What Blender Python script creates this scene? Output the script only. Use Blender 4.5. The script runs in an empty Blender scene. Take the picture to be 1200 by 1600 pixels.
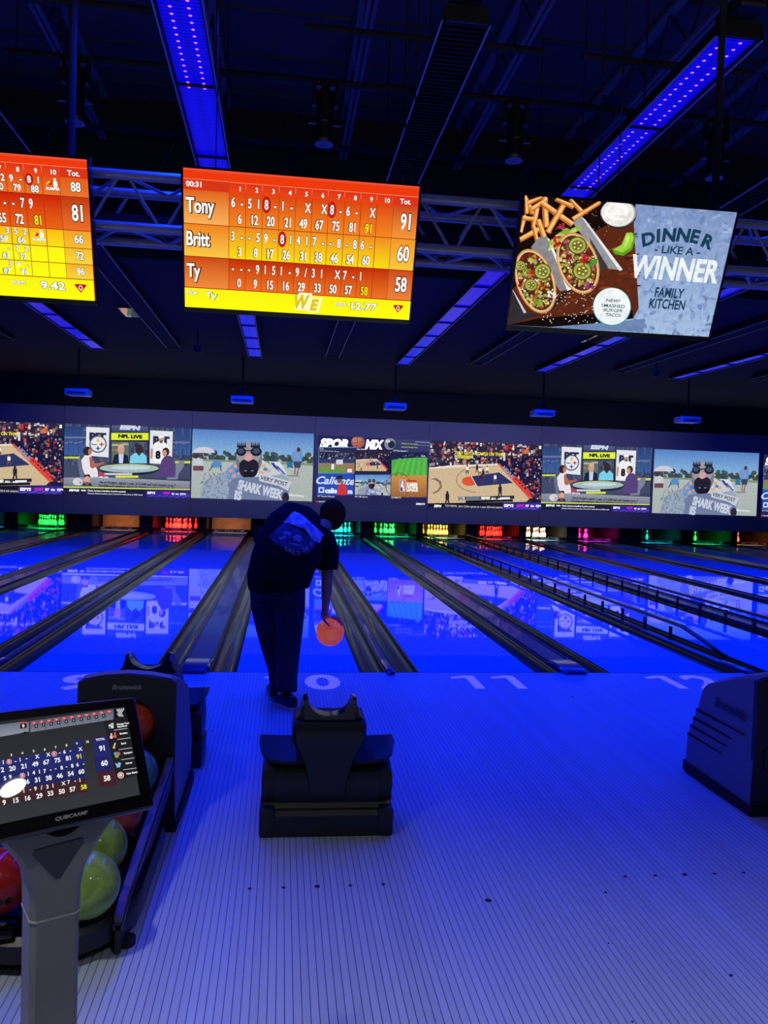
import bpy, bmesh, math, random
import numpy as np
from mathutils import Vector, Matrix
from mathutils.bvhtree import BVHTree
SC = bpy.context.scene
COL = SC.collection
R = math.radians
PI = math.pi

# ------------------------------------------------------------------ camera, exposure, light
cam = bpy.data.cameras.new('camera')
cam.sensor_fit = 'VERTICAL'; cam.sensor_height = 36.0; cam.lens = 1243.12 / 1600 * 36.0
cam.clip_start = 0.05; cam.clip_end = 200
camo = bpy.data.objects.new('camera', cam); COL.objects.link(camo)
RT, UP, FW = Vector((0.991433, -0.126542, 0.032373)), Vector((-0.027738, 0.038215, 0.998884)), Vector((0.127638, 0.991225, -0.034377))
m = Matrix.Identity(4)
for i in range(3):
    m[i][0], m[i][1], m[i][2] = RT[i], UP[i], -FW[i]
m.translation = Vector((-0.1882, -6.9401, 1.6619))
camo.matrix_world = m
SC.camera = camo
vs = SC.view_settings
vs.view_transform = 'Standard'; vs.look = 'None'; vs.exposure = 0.0; vs.gamma = 1.0; vs.use_curve_mapping = False
SC.display_settings.display_device = 'sRGB'
w = bpy.data.worlds.new('world'); SC.world = w; w.use_nodes = True
w.node_tree.nodes['Background'].inputs[0].default_value = (0.6, 0.5, 0.6, 1)
w.node_tree.nodes['Background'].inputs[1].default_value = 0.02

ROW_Z = 4.42                       # height of the long black light fixtures
LIT_X = [-7.6, -4.28, -0.87, 2.47, 5.75, 9.1, 12.5]
DARK_X = [-5.95, -2.56, 0.82, 4.05, 7.4, 10.8]
BLUE = (0.0, 0.026, 1.0)
LANE_LAMP = 400.0                  # power of the blue lamp inside one lit fixture
LAMP_SPREAD = R(140)
HOUSE = 50.0                      # radiance of the round house lamps behind the bowlers

def lin(c):
    out = []
    for v in c[:3]:
        v = max(0.0, v) / 255.0
        out.append(v / 12.92 if v <= 0.04045 else ((v + 0.055) / 1.055) ** 2.4)
    return tuple(out) + (1.0,)

def area(name, loc, sx, sy, power, color, spread=PI, rot=(0, 0, 0)):
    l = bpy.data.lights.new(name, 'AREA'); l.shape = 'RECTANGLE'; l.size = sx; l.size_y = sy
    l.energy = power; l.color = color; l.spread = spread
    o = bpy.data.objects.new(name, l); COL.objects.link(o); o.location = loc; o.rotation_euler = rot
    return o
for x in LIT_X:                    # lamps sit inside their louvred housings, so their light has a cut-off angle
    y0 = -3.5 if abs(x + 0.87) < .1 else -2.4
    area('lane_lamp', (x, (y0 + 11.3) / 2, ROW_Z - 0.012), 0.2, 11.3 - y0, LANE_LAMP * (11.3 - y0) / 13.7, BLUE, LAMP_SPREAD)

for x in (-4.85, -1.17, 2.43, 6.09, 9.86):    # the five projectors' own dim black-level beams on the wall
    area('projector_beam', (x + .12, 12.27, 3.53), 0.06, 0.06, 3.2, (.85, .85, 1.35), R(75), (R(90 - 9), 0, 0))
# ------------------------------------------------------------------ helpers
def mat(name, rgb, rough=0.5, metal=0.0, emit=None, es=1.0, coat=0.0, spec=0.5, linear=False):
    mt = bpy.data.materials.new(name); mt.use_nodes = True
    b = mt.node_tree.nodes['Principled BSDF']
    c = tuple(rgb) + (1.0,) if linear else lin(rgb)
    b.inputs['Base Color'].default_value = c
    b.inputs['Roughness'].default_value = rough; b.inputs['Metallic'].default_value = metal
    b.inputs['Specular IOR Level'].default_value = spec
    b.inputs['Coat Weight'].default_value = coat; b.inputs['Coat Roughness'].default_value = 0.04
    if emit:
        b.inputs['Emission Color'].default_value = tuple(emit) + (1.0,); b.inputs['Emission Strength'].default_value = es
    return mt

def nodes(mt): return mt.node_tree.nodes, mt.node_tree.links, mt.node_tree.nodes['Principled BSDF']

def math_node(N, L, op, a, b=None, clamp=False):
    n = N.new('ShaderNodeMath'); n.operation = op; n.use_clamp = clamp
    for i, v in enumerate((a, b)):
        if v is None: continue
        if isinstance(v, (int, float)): n.inputs[i].default_value = v
        else: L.new(v, n.inputs[i])
    return n.outputs[0]

def boards(name, base, dark, pitch, frac, rough, coat=0.0, spec=0.5, wear=0.0, coat_rough=0.04):
    """synthetic lane boards: dark joints every `pitch` metres across x, small wear specks"""
    mt = mat(name, base, rough, coat=coat, spec=spec); N, L, b = nodes(mt)
    b.inputs['Coat Roughness'].default_value = coat_rough
    tc = N.new('ShaderNodeTexCoord'); sp = N.new('ShaderNodeSeparateXYZ'); L.new(tc.outputs['Object'], sp.inputs[0])
    u = math_node(N, L, 'DIVIDE', math_node(N, L, 'ADD', sp.outputs[0], 100 * pitch), pitch)
    f = math_node(N, L, 'FRACT', u)
    line = math_node(N, L, 'LESS_THAN', f, frac)
    cell = N.new('ShaderNodeTexWhiteNoise'); cell.noise_dimensions = '1D'; L.new(math_node(N, L, 'FLOOR', u), cell.inputs['W'])
    nz = N.new('ShaderNodeTexNoise'); nz.inputs['Scale'].default_value = 1.3; nz.inputs['Detail'].default_value = 3
    L.new(tc.outputs['Object'], nz.inputs['Vector'])
    v = math_node(N, L, 'ADD', math_node(N, L, 'MULTIPLY', cell.outputs['Value'], 0.10), math_node(N, L, 'MULTIPLY', nz.outputs['Fac'], 0.16))
    v = math_node(N, L, 'ADD', v, 0.86)
    mx = N.new('ShaderNodeMix'); mx.data_type = 'RGBA'; mx.blend_type = 'MULTIPLY'; mx.inputs[0].default_value = 1
    mx.inputs['A'].default_value = lin(base)
    cb = N.new('ShaderNodeCombineColor')
    for i in range(3): L.new(v, cb.inputs[i])
    L.new(cb.outputs[0], mx.inputs['B'])
    sk = N.new('ShaderNodeTexNoise'); sk.inputs['Scale'].default_value = 9.0; sk.inputs['Detail'].default_value = 1
    L.new(tc.outputs['Object'], sk.inputs['Vector'])
    speck = math_node(N, L, 'GREATER_THAN', sk.outputs['Fac'], 0.785 if wear else 2.0)
    allm = math_node(N, L, 'MAXIMUM', line, speck)
    m2 = N.new('ShaderNodeMix'); m2.data_type = 'RGBA'; L.new(allm, m2.inputs[0]); L.new(mx.outputs['Result'], m2.inputs['A']); m2.inputs['B'].default_value = lin(dark)
    L.new(m2.outputs['Result'], b.inputs['Base Color'])
    return mt

def noisy(name, c1, c2, scale, rough=0.5, coat=0.0, metal=0.0, distort=0.0, bump=0.0, spec=0.5, detail=3.0):
    mt = mat(name, c1, rough, metal, coat=coat, spec=spec); N, L, b = nodes(mt)
    tc = N.new('ShaderNodeTexCoord'); nz = N.new('ShaderNodeTexNoise'); nz.inputs['Scale'].default_value = scale
    nz.inputs['Detail'].default_value = detail; nz.inputs['Distortion'].default_value = distort
    L.new(tc.outputs['Object'], nz.inputs['Vector'])
    r = N.new('ShaderNodeValToRGB'); r.color_ramp.elements[0].position = 0.35; r.color_ramp.elements[1].position = 0.65
    r.color_ramp.elements[0].color = lin(c1); r.color_ramp.elements[1].color = lin(c2)
    L.new(nz.outputs['Fac'], r.inputs[0]); L.new(r.outputs[0], b.inputs['Base Color'])
    if bump:
        bp = N.new('ShaderNodeBump'); bp.inputs['Strength'].default_value = bump; bp.inputs['Distance'].default_value = 0.02
        L.new(nz.outputs['Fac'], bp.inputs['Height']); L.new(bp.outputs[0], b.inputs['Normal'])
    return mt

def thing(name, label, cat, loc=(0, 0, 0), rz=0.0, group=None):
    o = bpy.data.objects.new(name, None); o.empty_display_size = 0.1; COL.objects.link(o)
    o.location = loc; o.rotation_euler = (0, 0, rz); o['label'] = label; o['category'] = cat
    if group: o['group'] = group
    return o

def tag(o, label, cat, group=None, kind=None):
    o['label'] = label; o['category'] = cat
    if group: o['group'] = group
    if kind: o['kind'] = kind
    return o

def obj(name, bm, mt, parent=None, smooth=False, world=False, loc=None, angle=40):
    """one mesh object; world=True: the bmesh holds world coordinates, moved into the parent's frame"""
    if parent is not None and world:
        root = parent
        mw = Matrix.Identity(4)
        chain = []
        while root is not None: chain.append(root); root = root.parent
        for r in reversed(chain): mw = mw @ (Matrix.Translation(r.location) @ r.rotation_euler.to_matrix().to_4x4())
        bm.transform(mw.inverted())
    bmesh.ops.recalc_face_normals(bm, faces=bm.faces[:])
    me = bpy.data.meshes.new(name); bm.to_mesh(me); bm.free()
    if smooth:
        for p in me.polygons: p.use_smooth = True
        if angle < 180: me.set_sharp_from_angle(angle=R(angle))
    if mt: me.materials.append(mt)
    o = bpy.data.objects.new(name, me); COL.objects.link(o)
    if parent is not None: o.parent = parent
    if loc is not None: o.location = loc
    return o

def struct(name, bm, mt, parent=None, smooth=False):
    o = obj(name, bm, mt, parent, smooth)
    if parent is None: o['kind'] = 'structure'
    return o

def B(): return bmesh.new()

def box(bm, c, s, bev=0.0, rot=None, seg=2):
    r = bmesh.ops.create_cube(bm, size=1.0); vs_ = r['verts']
    bmesh.ops.scale(bm, vec=s, verts=vs_)
    if bev > 0:
        es = list({e for v in vs_ for e in v.link_edges})
        rr = bmesh.ops.bevel(bm, geom=es, offset=bev, segments=seg, affect='EDGES', profile=0.5)
        vs_ = list({v for f in rr['faces'] for v in f.verts} | {v for v in vs_ if v.is_valid})
    if rot is not None: bmesh.ops.rotate(bm, cent=(0, 0, 0), matrix=rot, verts=vs_)
    bmesh.ops.translate(bm, vec=c, verts=vs_)
    return vs_

def bx(bm, x0, x1, y0, y1, z0, z1, bev=0.0):
    return box(bm, ((x0 + x1) / 2, (y0 + y1) / 2, (z0 + z1) / 2), (x1 - x0, y1 - y0, z1 - z0), bev)

def ring_loft(bm, rings, cap0=True, cap1=True, closed=True):
    vr = [[bm.verts.new(p) for p in r] for r in rings]
    n = len(vr[0])
    for a, b in zip(vr[:-1], vr[1:]):
        for i in range(n if closed else n - 1):
            j = (i + 1) % n
            bm.faces.new((a[i], a[j], b[j], b[i]))
    if cap0 and closed: bm.faces.new(vr[0][::-1])
    if cap1 and closed: bm.faces.new(vr[-1])
    return vr

def frame(d):
    d = Vector(d).normalized()
    a = Vector((0, 0, 1)) if abs(d.z) < 0.95 else Vector((1, 0, 0))
    u = a.cross(d).normalized(); return u, d.cross(u)

def cyl(bm, p0, p1, r0, r1=None, n=12, cap=True):
    r1 = r0 if r1 is None else r1
    p0, p1 = Vector(p0), Vector(p1); u, v = frame(p1 - p0)
    rg = lambda p, r: [p + r * (math.cos(2 * PI * i / n) * u + math.sin(2 * PI * i / n) * v) for i in range(n)]
    ring_loft(bm, [rg(p0, r0), rg(p1, r1)], cap, cap)

def tube(bm, pts, radii, n=10):
    """elliptical sweep: radii entries r or (rx, ry) along the local frame"""
    pts = [Vector(p) for p in pts]; rings = []; pu = None
    for i, p in enumerate(pts):
        d = (pts[min(i + 1, len(pts) - 1)] - pts[max(i - 1, 0)]).normalized()
        u, v = frame(d)
        if pu is not None:
            u = (pu - d * pu.dot(d)).normalized(); v = d.cross(u)
        pu = u
        r = radii[i] if isinstance(radii, (list, tuple)) else radii
        rx, ry = r if isinstance(r, (list, tuple)) else (r, r)
        rings.append([p + rx * math.cos(2 * PI * k / n) * u + ry * math.sin(2 * PI * k / n) * v for k in range(n)])
    ring_loft(bm, rings)

def lathe(bm, prof, n=20, c=(0, 0, 0)):
    c = Vector(c)
    rings = [[c + Vector((r * math.cos(2 * PI * i / n), r * math.sin(2 * PI * i / n), z)) for i in range(n)] for r, z in prof]
    ring_loft(bm, rings, prof[0][0] > 1e-4, prof[-1][0] > 1e-4)

def prism(bm, poly, ax, a, b):
    """poly of 2D points extruded along axis ax from a to b ('x': poly is (y,z); 'y': (x,z); 'z': (x,y))"""
    def P(p, t): return {'x': (t, p[0], p[1]), 'y': (p[0], t, p[1]), 'z': (p[0], p[1], t)}[ax]
    ring_loft(bm, [[P(p, a) for p in poly], [P(p, b) for p in poly]])

def ball(bm, c, r, seg=24, rings=16, scale=(1, 1, 1)):
    rr = bmesh.ops.create_uvsphere(bm, u_segments=seg, v_segments=rings, radius=r)
    bmesh.ops.scale(bm, vec=scale, verts=rr['verts']); bmesh.ops.translate(bm, vec=c, verts=rr['verts'])
    return rr['verts']

def fuse(bm, voxel, smooth=6, factor=0.5):
    """one continuous skin out of overlapping closed shapes"""
    me = bpy.data.meshes.new('tmp'); bmesh.ops.recalc_face_normals(bm, faces=bm.faces[:]); bm.to_mesh(me); bm.free()
    o = bpy.data.objects.new('tmp', me); COL.objects.link(o)
    md = o.modifiers.new('r', 'REMESH'); md.mode = 'VOXEL'; md.voxel_size = voxel
    if smooth:
        ms = o.modifiers.new('s', 'SMOOTH'); ms.factor = factor; ms.iterations = smooth
    dg = bpy.context.evaluated_depsgraph_get(); ev = o.evaluated_get(dg)
    out = bmesh.new(); out.from_mesh(ev.to_mesh()); ev.to_mesh_clear()
    bpy.data.objects.remove(o); bpy.data.meshes.remove(me)
    return out

# ------------------------------------------------------------------ lettering
_tc = {}
def text_raw(s, bold):
    cu = bpy.data.curves.new('t', 'FONT'); cu.body = s; cu.offset = bold; cu.resolution_u = 3; cu.fill_mode = 'FRONT'
    o = bpy.data.objects.new('t', cu); COL.objects.link(o)
    ev = o.evaluated_get(bpy.context.evaluated_depsgraph_get()); me = ev.to_mesh()
    vv = [(v.co.x, v.co.y) for v in me.vertices]; ff = [tuple(p.vertices) for p in me.polygons]
    ev.to_mesh_clear(); bpy.data.objects.remove(o); bpy.data.curves.remove(cu)
    return vv, ff
def text_geo(s, bold=0.0, shear=0.0):
    k = (s, bold, shear)
    if k in _tc: return _tc[k]
    b0, f0 = text_raw(s, 0.0)
    lo = [min(v[i] for v in b0) for i in (0, 1)]; hi = [max(v[i] for v in b0) for i in (0, 1)]
    vv, ff, q = b0, f0, bold
    while q > .004:                    # thicken as far as the corners stay clean
        v2, f2 = text_raw(s, q)
        if all(lo[i] - 2.6 * q <= v[i] <= hi[i] + 2.6 * q for v in v2 for i in (0, 1)): vv, ff = v2, f2; break
        q *= .75
    if shear: vv = [(x + y * shear, y) for x, y in vv]
    _tc[k] = (vv, ff); return _tc[k]
CAPH = max(v[1] for v in text_geo('H')[0])

def text_bm(bm, s, M, h, bold=0.0, shear=0.0, anchor='c', width=None, thick=0.0):
    """lettering lying in the xy plane of matrix M, cap height h"""
    vv, ff = text_geo(s, bold, shear); k = h / CAPH
    x0, x1 = min(v[0] for v in vv), max(v[0] for v in vv)
    kx = width / (x1 - x0) if width else k
    ox = {'l': x0, 'c': (x0 + x1) / 2, 'r': x1}[anchor]
    vs_ = [bm.verts.new(M @ Vector(((a - ox) * kx, b * k, 0))) for a, b in vv]
    for f in ff:
        try: bm.faces.new([vs_[i] for i in f])
        except ValueError: pass

class Pic:
    """a flat picture for a screen: coloured shapes stacked by a hair; px coordinates, y down"""
    def __init__(s, W, H, width, dz=0.00012):
        s.W, s.H, s.k, s.dz = W, H, width / W, dz
        s.V, s.F, s.C, s.n = [], [], [], 0
        s.map = None; s.sx = s.sy = 1.0; s.ox = s.oy = 0.0
        s.clip = False
    def quad_map(s, src, dst=None):
        dst = dst or [(0, 0), (s.W, 0), (s.W, s.H), (0, s.H)]
        A, b = [], []
        for (x, y), (u, v) in zip(src, dst):
            A += [[x, y, 1, 0, 0, 0, -u * x, -u * y], [0, 0, 0, x, y, 1, -v * x, -v * y]]; b += [u, v]
        q = np.linalg.solve(np.array(A, float), np.array(b, float)); Hm = np.append(q, 1).reshape(3, 3)
        def f(x, y):
            p = Hm @ np.array([x, y, 1.0]); return p[0] / p[2], p[1] / p[2]
        s.map = f
        a = f(*src[0]); bb = f(src[0][0] + 10, src[0][1]); s.ts = abs(bb[0] - a[0]) / 10 or 1
    ts = 1.0
    def P(s, x, y):
        x, y = x * s.sx + s.ox, y * s.sy + s.oy
        if s.map: x, y = s.map(x, y)
        if s.clip: x = min(max(x, 0), s.W); y = min(max(y, 0), s.H)
        return x, y
    def put(s, pts, faces, cols):
        """pts already in picture px"""
        b = len(s.V); z = s.n * s.dz; s.n += 1
        s.V += [((x - s.W / 2) * s.k, (s.H / 2 - y) * s.k, z) for x, y in pts]
        for f in faces:
            s.F.append(tuple(b + i for i in f)); s.C.append([cols[i] if isinstance(cols, list) else cols for i in f])
    def poly(s, pts, col, col2=None):
        P = [s.P(*p) for p in pts]
        if col2:
            ys = [p[1] for p in P]; a, b = min(ys), max(ys)
            cs = [tuple(c1 + (c2 - c1) * ((p[1] - a) / (b - a or 1)) for c1, c2 in zip(col, col2)) for p in P]
        else: cs = col
        s.put(P, [tuple(range(len(P)))], cs)
    def rect(s, x0, y0, x1, y1, col, col2=None): s.poly([(x0, y0), (x1, y0), (x1, y1), (x0, y1)], col, col2)
    def ell(s, cx, cy, rx, ry, col, n=18, rot=0.0, a0=0, a1=360):
        c, t = math.cos(R(rot)), math.sin(R(rot)); pts = []
        for i in range(n if a1 - a0 >= 360 else n + 1):
            a = R(a0 + (a1 - a0) * i / n); ex, ey = rx * math.cos(a), ry * math.sin(a)
            pts.append((cx + ex * c - ey * t, cy + ex * t + ey * c))
        s.poly(pts, col)
    def line(s, x0, y0, x1, y1, wd, col):
        d = Vector((x1 - x0, y1 - y0)); L_ = d.length or 1; nx, ny = -d.y / L_ * wd / 2, d.x / L_ * wd / 2
        s.poly([(x0 + nx, y0 + ny), (x1 + nx, y1 + ny), (x1 - nx, y1 - ny), (x0 - nx, y0 - ny)], col)
    def arc(s, cx, cy, rx, ry, wd, col, a0=0, a1=360, n=24):
        for i in range(n):
            a, b = R(a0 + (a1 - a0) * i / n), R(a0 + (a1 - a0) * (i + 1) / n)
            s.line(cx + rx * math.cos(a), cy + ry * math.sin(a), cx + rx * math.cos(b), cy + ry * math.sin(b), wd, col); s.n -= 1
        s.n += 1
    def text(s, t, x, y, h, col, anchor='l', cond=1.0, bold=0.0, shear=0.0, out=None, rot=0.0, width=None, ob=0.035):
        """baseline at y, cap height h (source px); width: fit the glyphs into it"""
        px, py = s.P(x, y); hh = h * s.ts * s.sy; wd = width * s.ts * s.sx if width else None
        for b_, c_ in ([(bold + ob, out)] if out else []) + [(bold, col)]:
            vv, ff = text_geo(t, b_, shear); k = hh / CAPH
            x0, x1 = min(v[0] for v in vv), max(v[0] for v in vv)
            kx = wd / (x1 - x0) if wd else k * cond
            o = {'l': x0, 'c': (x0 + x1) / 2, 'r': x1}[anchor]; c, q = math.cos(R(rot)), math.sin(R(rot))
            pts = []
            for a, b in vv:
                X, Y = (a - o) * kx, -b * k
                pts.append((px + X * c - Y * q, py + X * q + Y * c))
            s.put(pts, ff, c_)
    def crowd(s, x0, y0, x1, y1, n, pal, w0, w1, seed=1):
        r = random.Random(seed)
        for i in range(n):
            x, y, q = r.uniform(x0, x1), r.uniform(y0, y1), r.uniform(w0, w1)
            c = r.choice(pal); k = r.uniform(.6, 1.1)
            s.rect(x, y, min(x + q, x1), min(y + q * r.uniform(.7, 1.8), y1), tuple(v * k for v in c)); s.n -= 1
        s.n += 1
    def build(s, name, parent, M, mt):
        me = bpy.data.meshes.new(name); me.from_pydata([tuple(M @ Vector(v)) for v in s.V], [], s.F); 
        ca = me.color_attributes.new('Col', 'FLOAT_COLOR', 'CORNER'); i = 0
        dat = []
        for cs in s.C:
            for c in cs: dat += lin(c)
        ca.data.foreach_set('color', dat)
        me.materials.append(mt); o = bpy.data.objects.new(name, me); COL.objects.link(o)
        if parent is not None: o.parent = parent
        return o

def glow_mat(name, k):
    mt = bpy.data.materials.new(name); mt.use_nodes = True; N, L, b = nodes(mt)
    N.remove(b); a = N.new('ShaderNodeAttribute'); a.attribute_name = 'Col'; e = N.new('ShaderNodeEmission'); e.inputs[1].default_value = k
    L.new(a.outputs['Color'], e.inputs[0]); L.new(e.outputs[0], N['Material Output'].inputs[0]); return mt
GLOW = glow_mat('screen_glow', 1.0)
def grainy(mt, sc, lo, hi):        # fine tonal grain of a photographic picture
    N, L = mt.node_tree.nodes, mt.node_tree.links; e = N['Emission']; a = N['Attribute']
    tc = N.new('ShaderNodeTexCoord'); nz = N.new('ShaderNodeTexNoise'); nz.inputs['Scale'].default_value = sc; nz.inputs['Detail'].default_value = 4
    L.new(tc.outputs['Object'], nz.inputs['Vector'])
    mr = N.new('ShaderNodeMapRange'); mr.inputs['From Min'].default_value = .3; mr.inputs['From Max'].default_value = .7; mr.inputs['To Min'].default_value = lo; mr.inputs['To Max'].default_value = hi
    L.new(nz.outputs['Fac'], mr.inputs['Value']); v = N.new('ShaderNodeVectorMath'); v.operation = 'SCALE'
    L.new(a.outputs['Color'], v.inputs[0]); L.new(mr.outputs['Result'], v.inputs['Scale']); L.new(v.outputs[0], e.inputs[0]); return mt
GLOW_AD = grainy(glow_mat('advert_glow', 1.0), 30, .86, 1.12)

def ccopy(o, parent=None):
    c = o.copy(); COL.objects.link(c)
    if parent is not None: c.parent = parent
    for ch in o.children: ccopy(ch, c)
    return c

# ------------------------------------------------------------------ materials
LW, GN, GW = 1.0668, 0.5378, 0.7192
M_APPR = boards('approach_boards', (154, 170, 190), (30, 30, 34), 0.02736, 0.085, 0.5, coat=0.3, wear=1, coat_rough=0.3, spec=0.1)
M_LANE = boards('lane_boards', (92, 162, 210), (70, 70, 75), 0.02736, 0.07, 0.5, coat=0.62, coat_rough=0.025, spec=0.0)
M_NUM = boards('number_boards', (240, 220, 235), (110, 105, 115), 0.02736, 0.10, 0.4)
M_NUM.node_tree.nodes['Principled BSDF'].inputs['Emission Color'].default_value = (.55, .42, .8, 1)   # glow put into the paint, standing in for blacklight fluorescence
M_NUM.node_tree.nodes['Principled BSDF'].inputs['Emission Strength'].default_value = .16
M_GUT = noisy('gutter_plastic', (9, 10, 11), (20, 22, 23), 2.2, 0.3, coat=0.22, bump=0.3, spec=.3)
M_CAP = noisy('cap_plastic', (44, 46, 62), (58, 60, 76), 1.5, 0.35, coat=0.15, spec=.35)
M_CAPEND = mat('cap_end_plastic', (52, 22, 92), 0.25, coat=0.4)
M_BLACK = mat('black_plastic', (22, 22, 24), 0.45)
M_BLACKG = mat('black_gloss', (16, 16, 18), 0.18)
M_RUB = mat('rubber', (14, 14, 15), 0.7)
M_STEEL = mat('brushed_steel', (150, 150, 155), 0.3, 1.0)
M_ALU = mat('truss_aluminium', (178, 174, 166), 0.35, 0.35)
M_MASK = noisy('mask_panel', (186, 186, 190), (192, 192, 196), 0.6, 0.8)
M_SOFFIT = noisy('soffit_paint', (48, 44, 36), (52, 48, 40), 0.8, 0.85)
M_CEIL = noisy('ceiling_black', (38, 30, 15), (42, 33, 18), 0.8, 0.9)
M_DECK = noisy('deck_paint', (60, 56, 44), (66, 61, 48), 0.5, 0.85)
M_JOIST = mat('joist_paint', (104, 100, 96), 0.6)
M_JOISTD = mat('girder_paint', (22, 21, 23), 0.8)
M_DARK = mat('dark_paint', (26, 26, 28), 0.7)
M_PIT = mat('pit_lining', (40, 38, 37), 0.5)
M_BRASS = noisy('brass_curtain', (120, 96, 64), (150, 120, 84), 6, .5)
M_WALL = mat('side_wall_paint', (30, 30, 36), 0.8)
M_WHITE = mat('white_plastic', (225, 225, 228), 0.35)
M_GREY = mat('grey_plastic', (88, 88, 92), 0.4)
M_LET = mat('letter_silver', (150, 150, 150), 0.5)

# ------------------------------------------------------------------ lanes laid out across the room
LX = {10: 0.0, 9: -(LW + GW), 11: LW + GN, 12: 2 * LW + GN + GW}
LX[8] = LX[9] - LW - GN; LX[7] = LX[8] - LW - GW; LX[6] = LX[7] - LW - GN - 0.53; LX[5] = LX[6] - LW - GW
LX[13] = LX[12] + LW + GN; LX[14] = LX[13] + LW + GW; LX[15] = LX[14] + LW + GN; LX[16] = LX[15] + LW + GW
LX[17] = LX[16] + LW + GN + 0.56; LX[18] = LX[17] + LW + GW; LX[19] = LX[18] + LW + GN; LX[20] = LX[19] + LW + GW
ORD = {1: 'first', 2: 'second', 3: 'third', 4: 'fourth', 5: 'fifth', 6: 'sixth', 7: 'seventh', 8: 'eighth', 9: 'ninth', 10: 'tenth'}
def lane_words(k):
    d = k - 10
    if d == 0: return "the bowler's lane"
    return "%s lane %s of the bowler" % (ORD[abs(d)], 'left' if d < 0 else 'right')
X0, X1 = -11.0, 20.6
LEND = 19.6

# floor: the approach, with inlaid numbers, foul line and marker dots
b = B(); bx(b, X0, X1, -13, 0, -0.12, 0); floor = struct('floor', b, M_APPR)
b = B(); bx(b, X0, X1, -0.012, 0.0, 0.0, 0.0008); o = obj('foul_line', b, M_DARK, floor)
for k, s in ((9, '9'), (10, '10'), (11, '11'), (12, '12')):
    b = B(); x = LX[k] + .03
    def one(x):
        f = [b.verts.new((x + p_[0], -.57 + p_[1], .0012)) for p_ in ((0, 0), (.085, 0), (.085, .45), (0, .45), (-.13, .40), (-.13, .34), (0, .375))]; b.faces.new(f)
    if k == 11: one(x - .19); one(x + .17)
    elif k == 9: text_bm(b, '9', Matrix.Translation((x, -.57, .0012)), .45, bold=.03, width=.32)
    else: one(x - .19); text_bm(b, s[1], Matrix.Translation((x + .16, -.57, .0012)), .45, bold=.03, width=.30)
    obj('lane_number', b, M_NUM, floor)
b = B()
for lx in (LX[9], LX[10], LX[11], LX[12]):
    for i in range(-2, 3):
        cyl(b, (lx + i * 0.1372, -3.717, 0.0), (lx + i * 0.1372, -3.717, 0.001), 0.0085 if i else 0.012, n=10)
for x, y, r in ((0.682, -3.872, .014), (1.27, -5.02, .012), (-0.2, -4.55, .004), (.95, -4.62, .004), (1.05, -4.2, .004), (-1.0, -4.62, .005)):
    cyl(b, (x, y, 0.0), (x, y, 0.001), r, n=8)
obj('marker_dots', b, M_DARK, floor)
b = B(); bx(b, X0, X1, 0.0, 21.5, -0.32, -0.2); o = struct('floor', b, M_DARK)

# lanes with their gutters
def gutter_bm(sx):
    bm = B(); cx = sx * (LW / 2 + 0.1175); r = 0.1175; n = 12
    prof = [(cx + r, -0.006)] + [(cx + (r - .006) * math.cos(a), -0.012 + (r - .03) * math.sin(a)) for a in [-PI * i / n for i in range(n + 1)]] + [(cx - r, -0.006)]
    prof += [(cx - r, -0.115), (cx + r, -0.115)]
    prism(bm, prof, 'y', 0.0, 18.02); return bm
lane_bm = B(); bx(lane_bm, -LW / 2, LW / 2, 0.0, LEND, -0.06, 0)
me_surf = None
for k in range(5, 21):
    if k == 5: lane_cat = 'far left of the photo beyond the green-lit pins'
    lab = {9: 'blue bowling lane ahead of the number 9 on the floor', 10: "blue bowling lane in front of the bowler, ahead of number 10",
           11: 'blue bowling lane ahead of the number 11 on the floor', 12: 'blue bowling lane ahead of the number 12 on the floor',
           13: 'blue bowling lane between the two raised black bumper rails'}.get(k, 'glossy blue bowling lane, the ' + lane_words(k))
    t = thing('bowling_lane', lab, 'bowling lane', (LX[k], 0, 0), 0, 'bowling lanes')
    if me_surf is None:
        s = obj('lane_surface', lane_bm, M_LANE, t); g1 = obj('gutter', gutter_bm(-1), M_GUT, t, True); g2 = obj('gutter', gutter_bm(1), M_GUT, t, True)
        me_surf = (s, g1, g2)
    else:
        for q in me_surf: ccopy(q, t)

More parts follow.
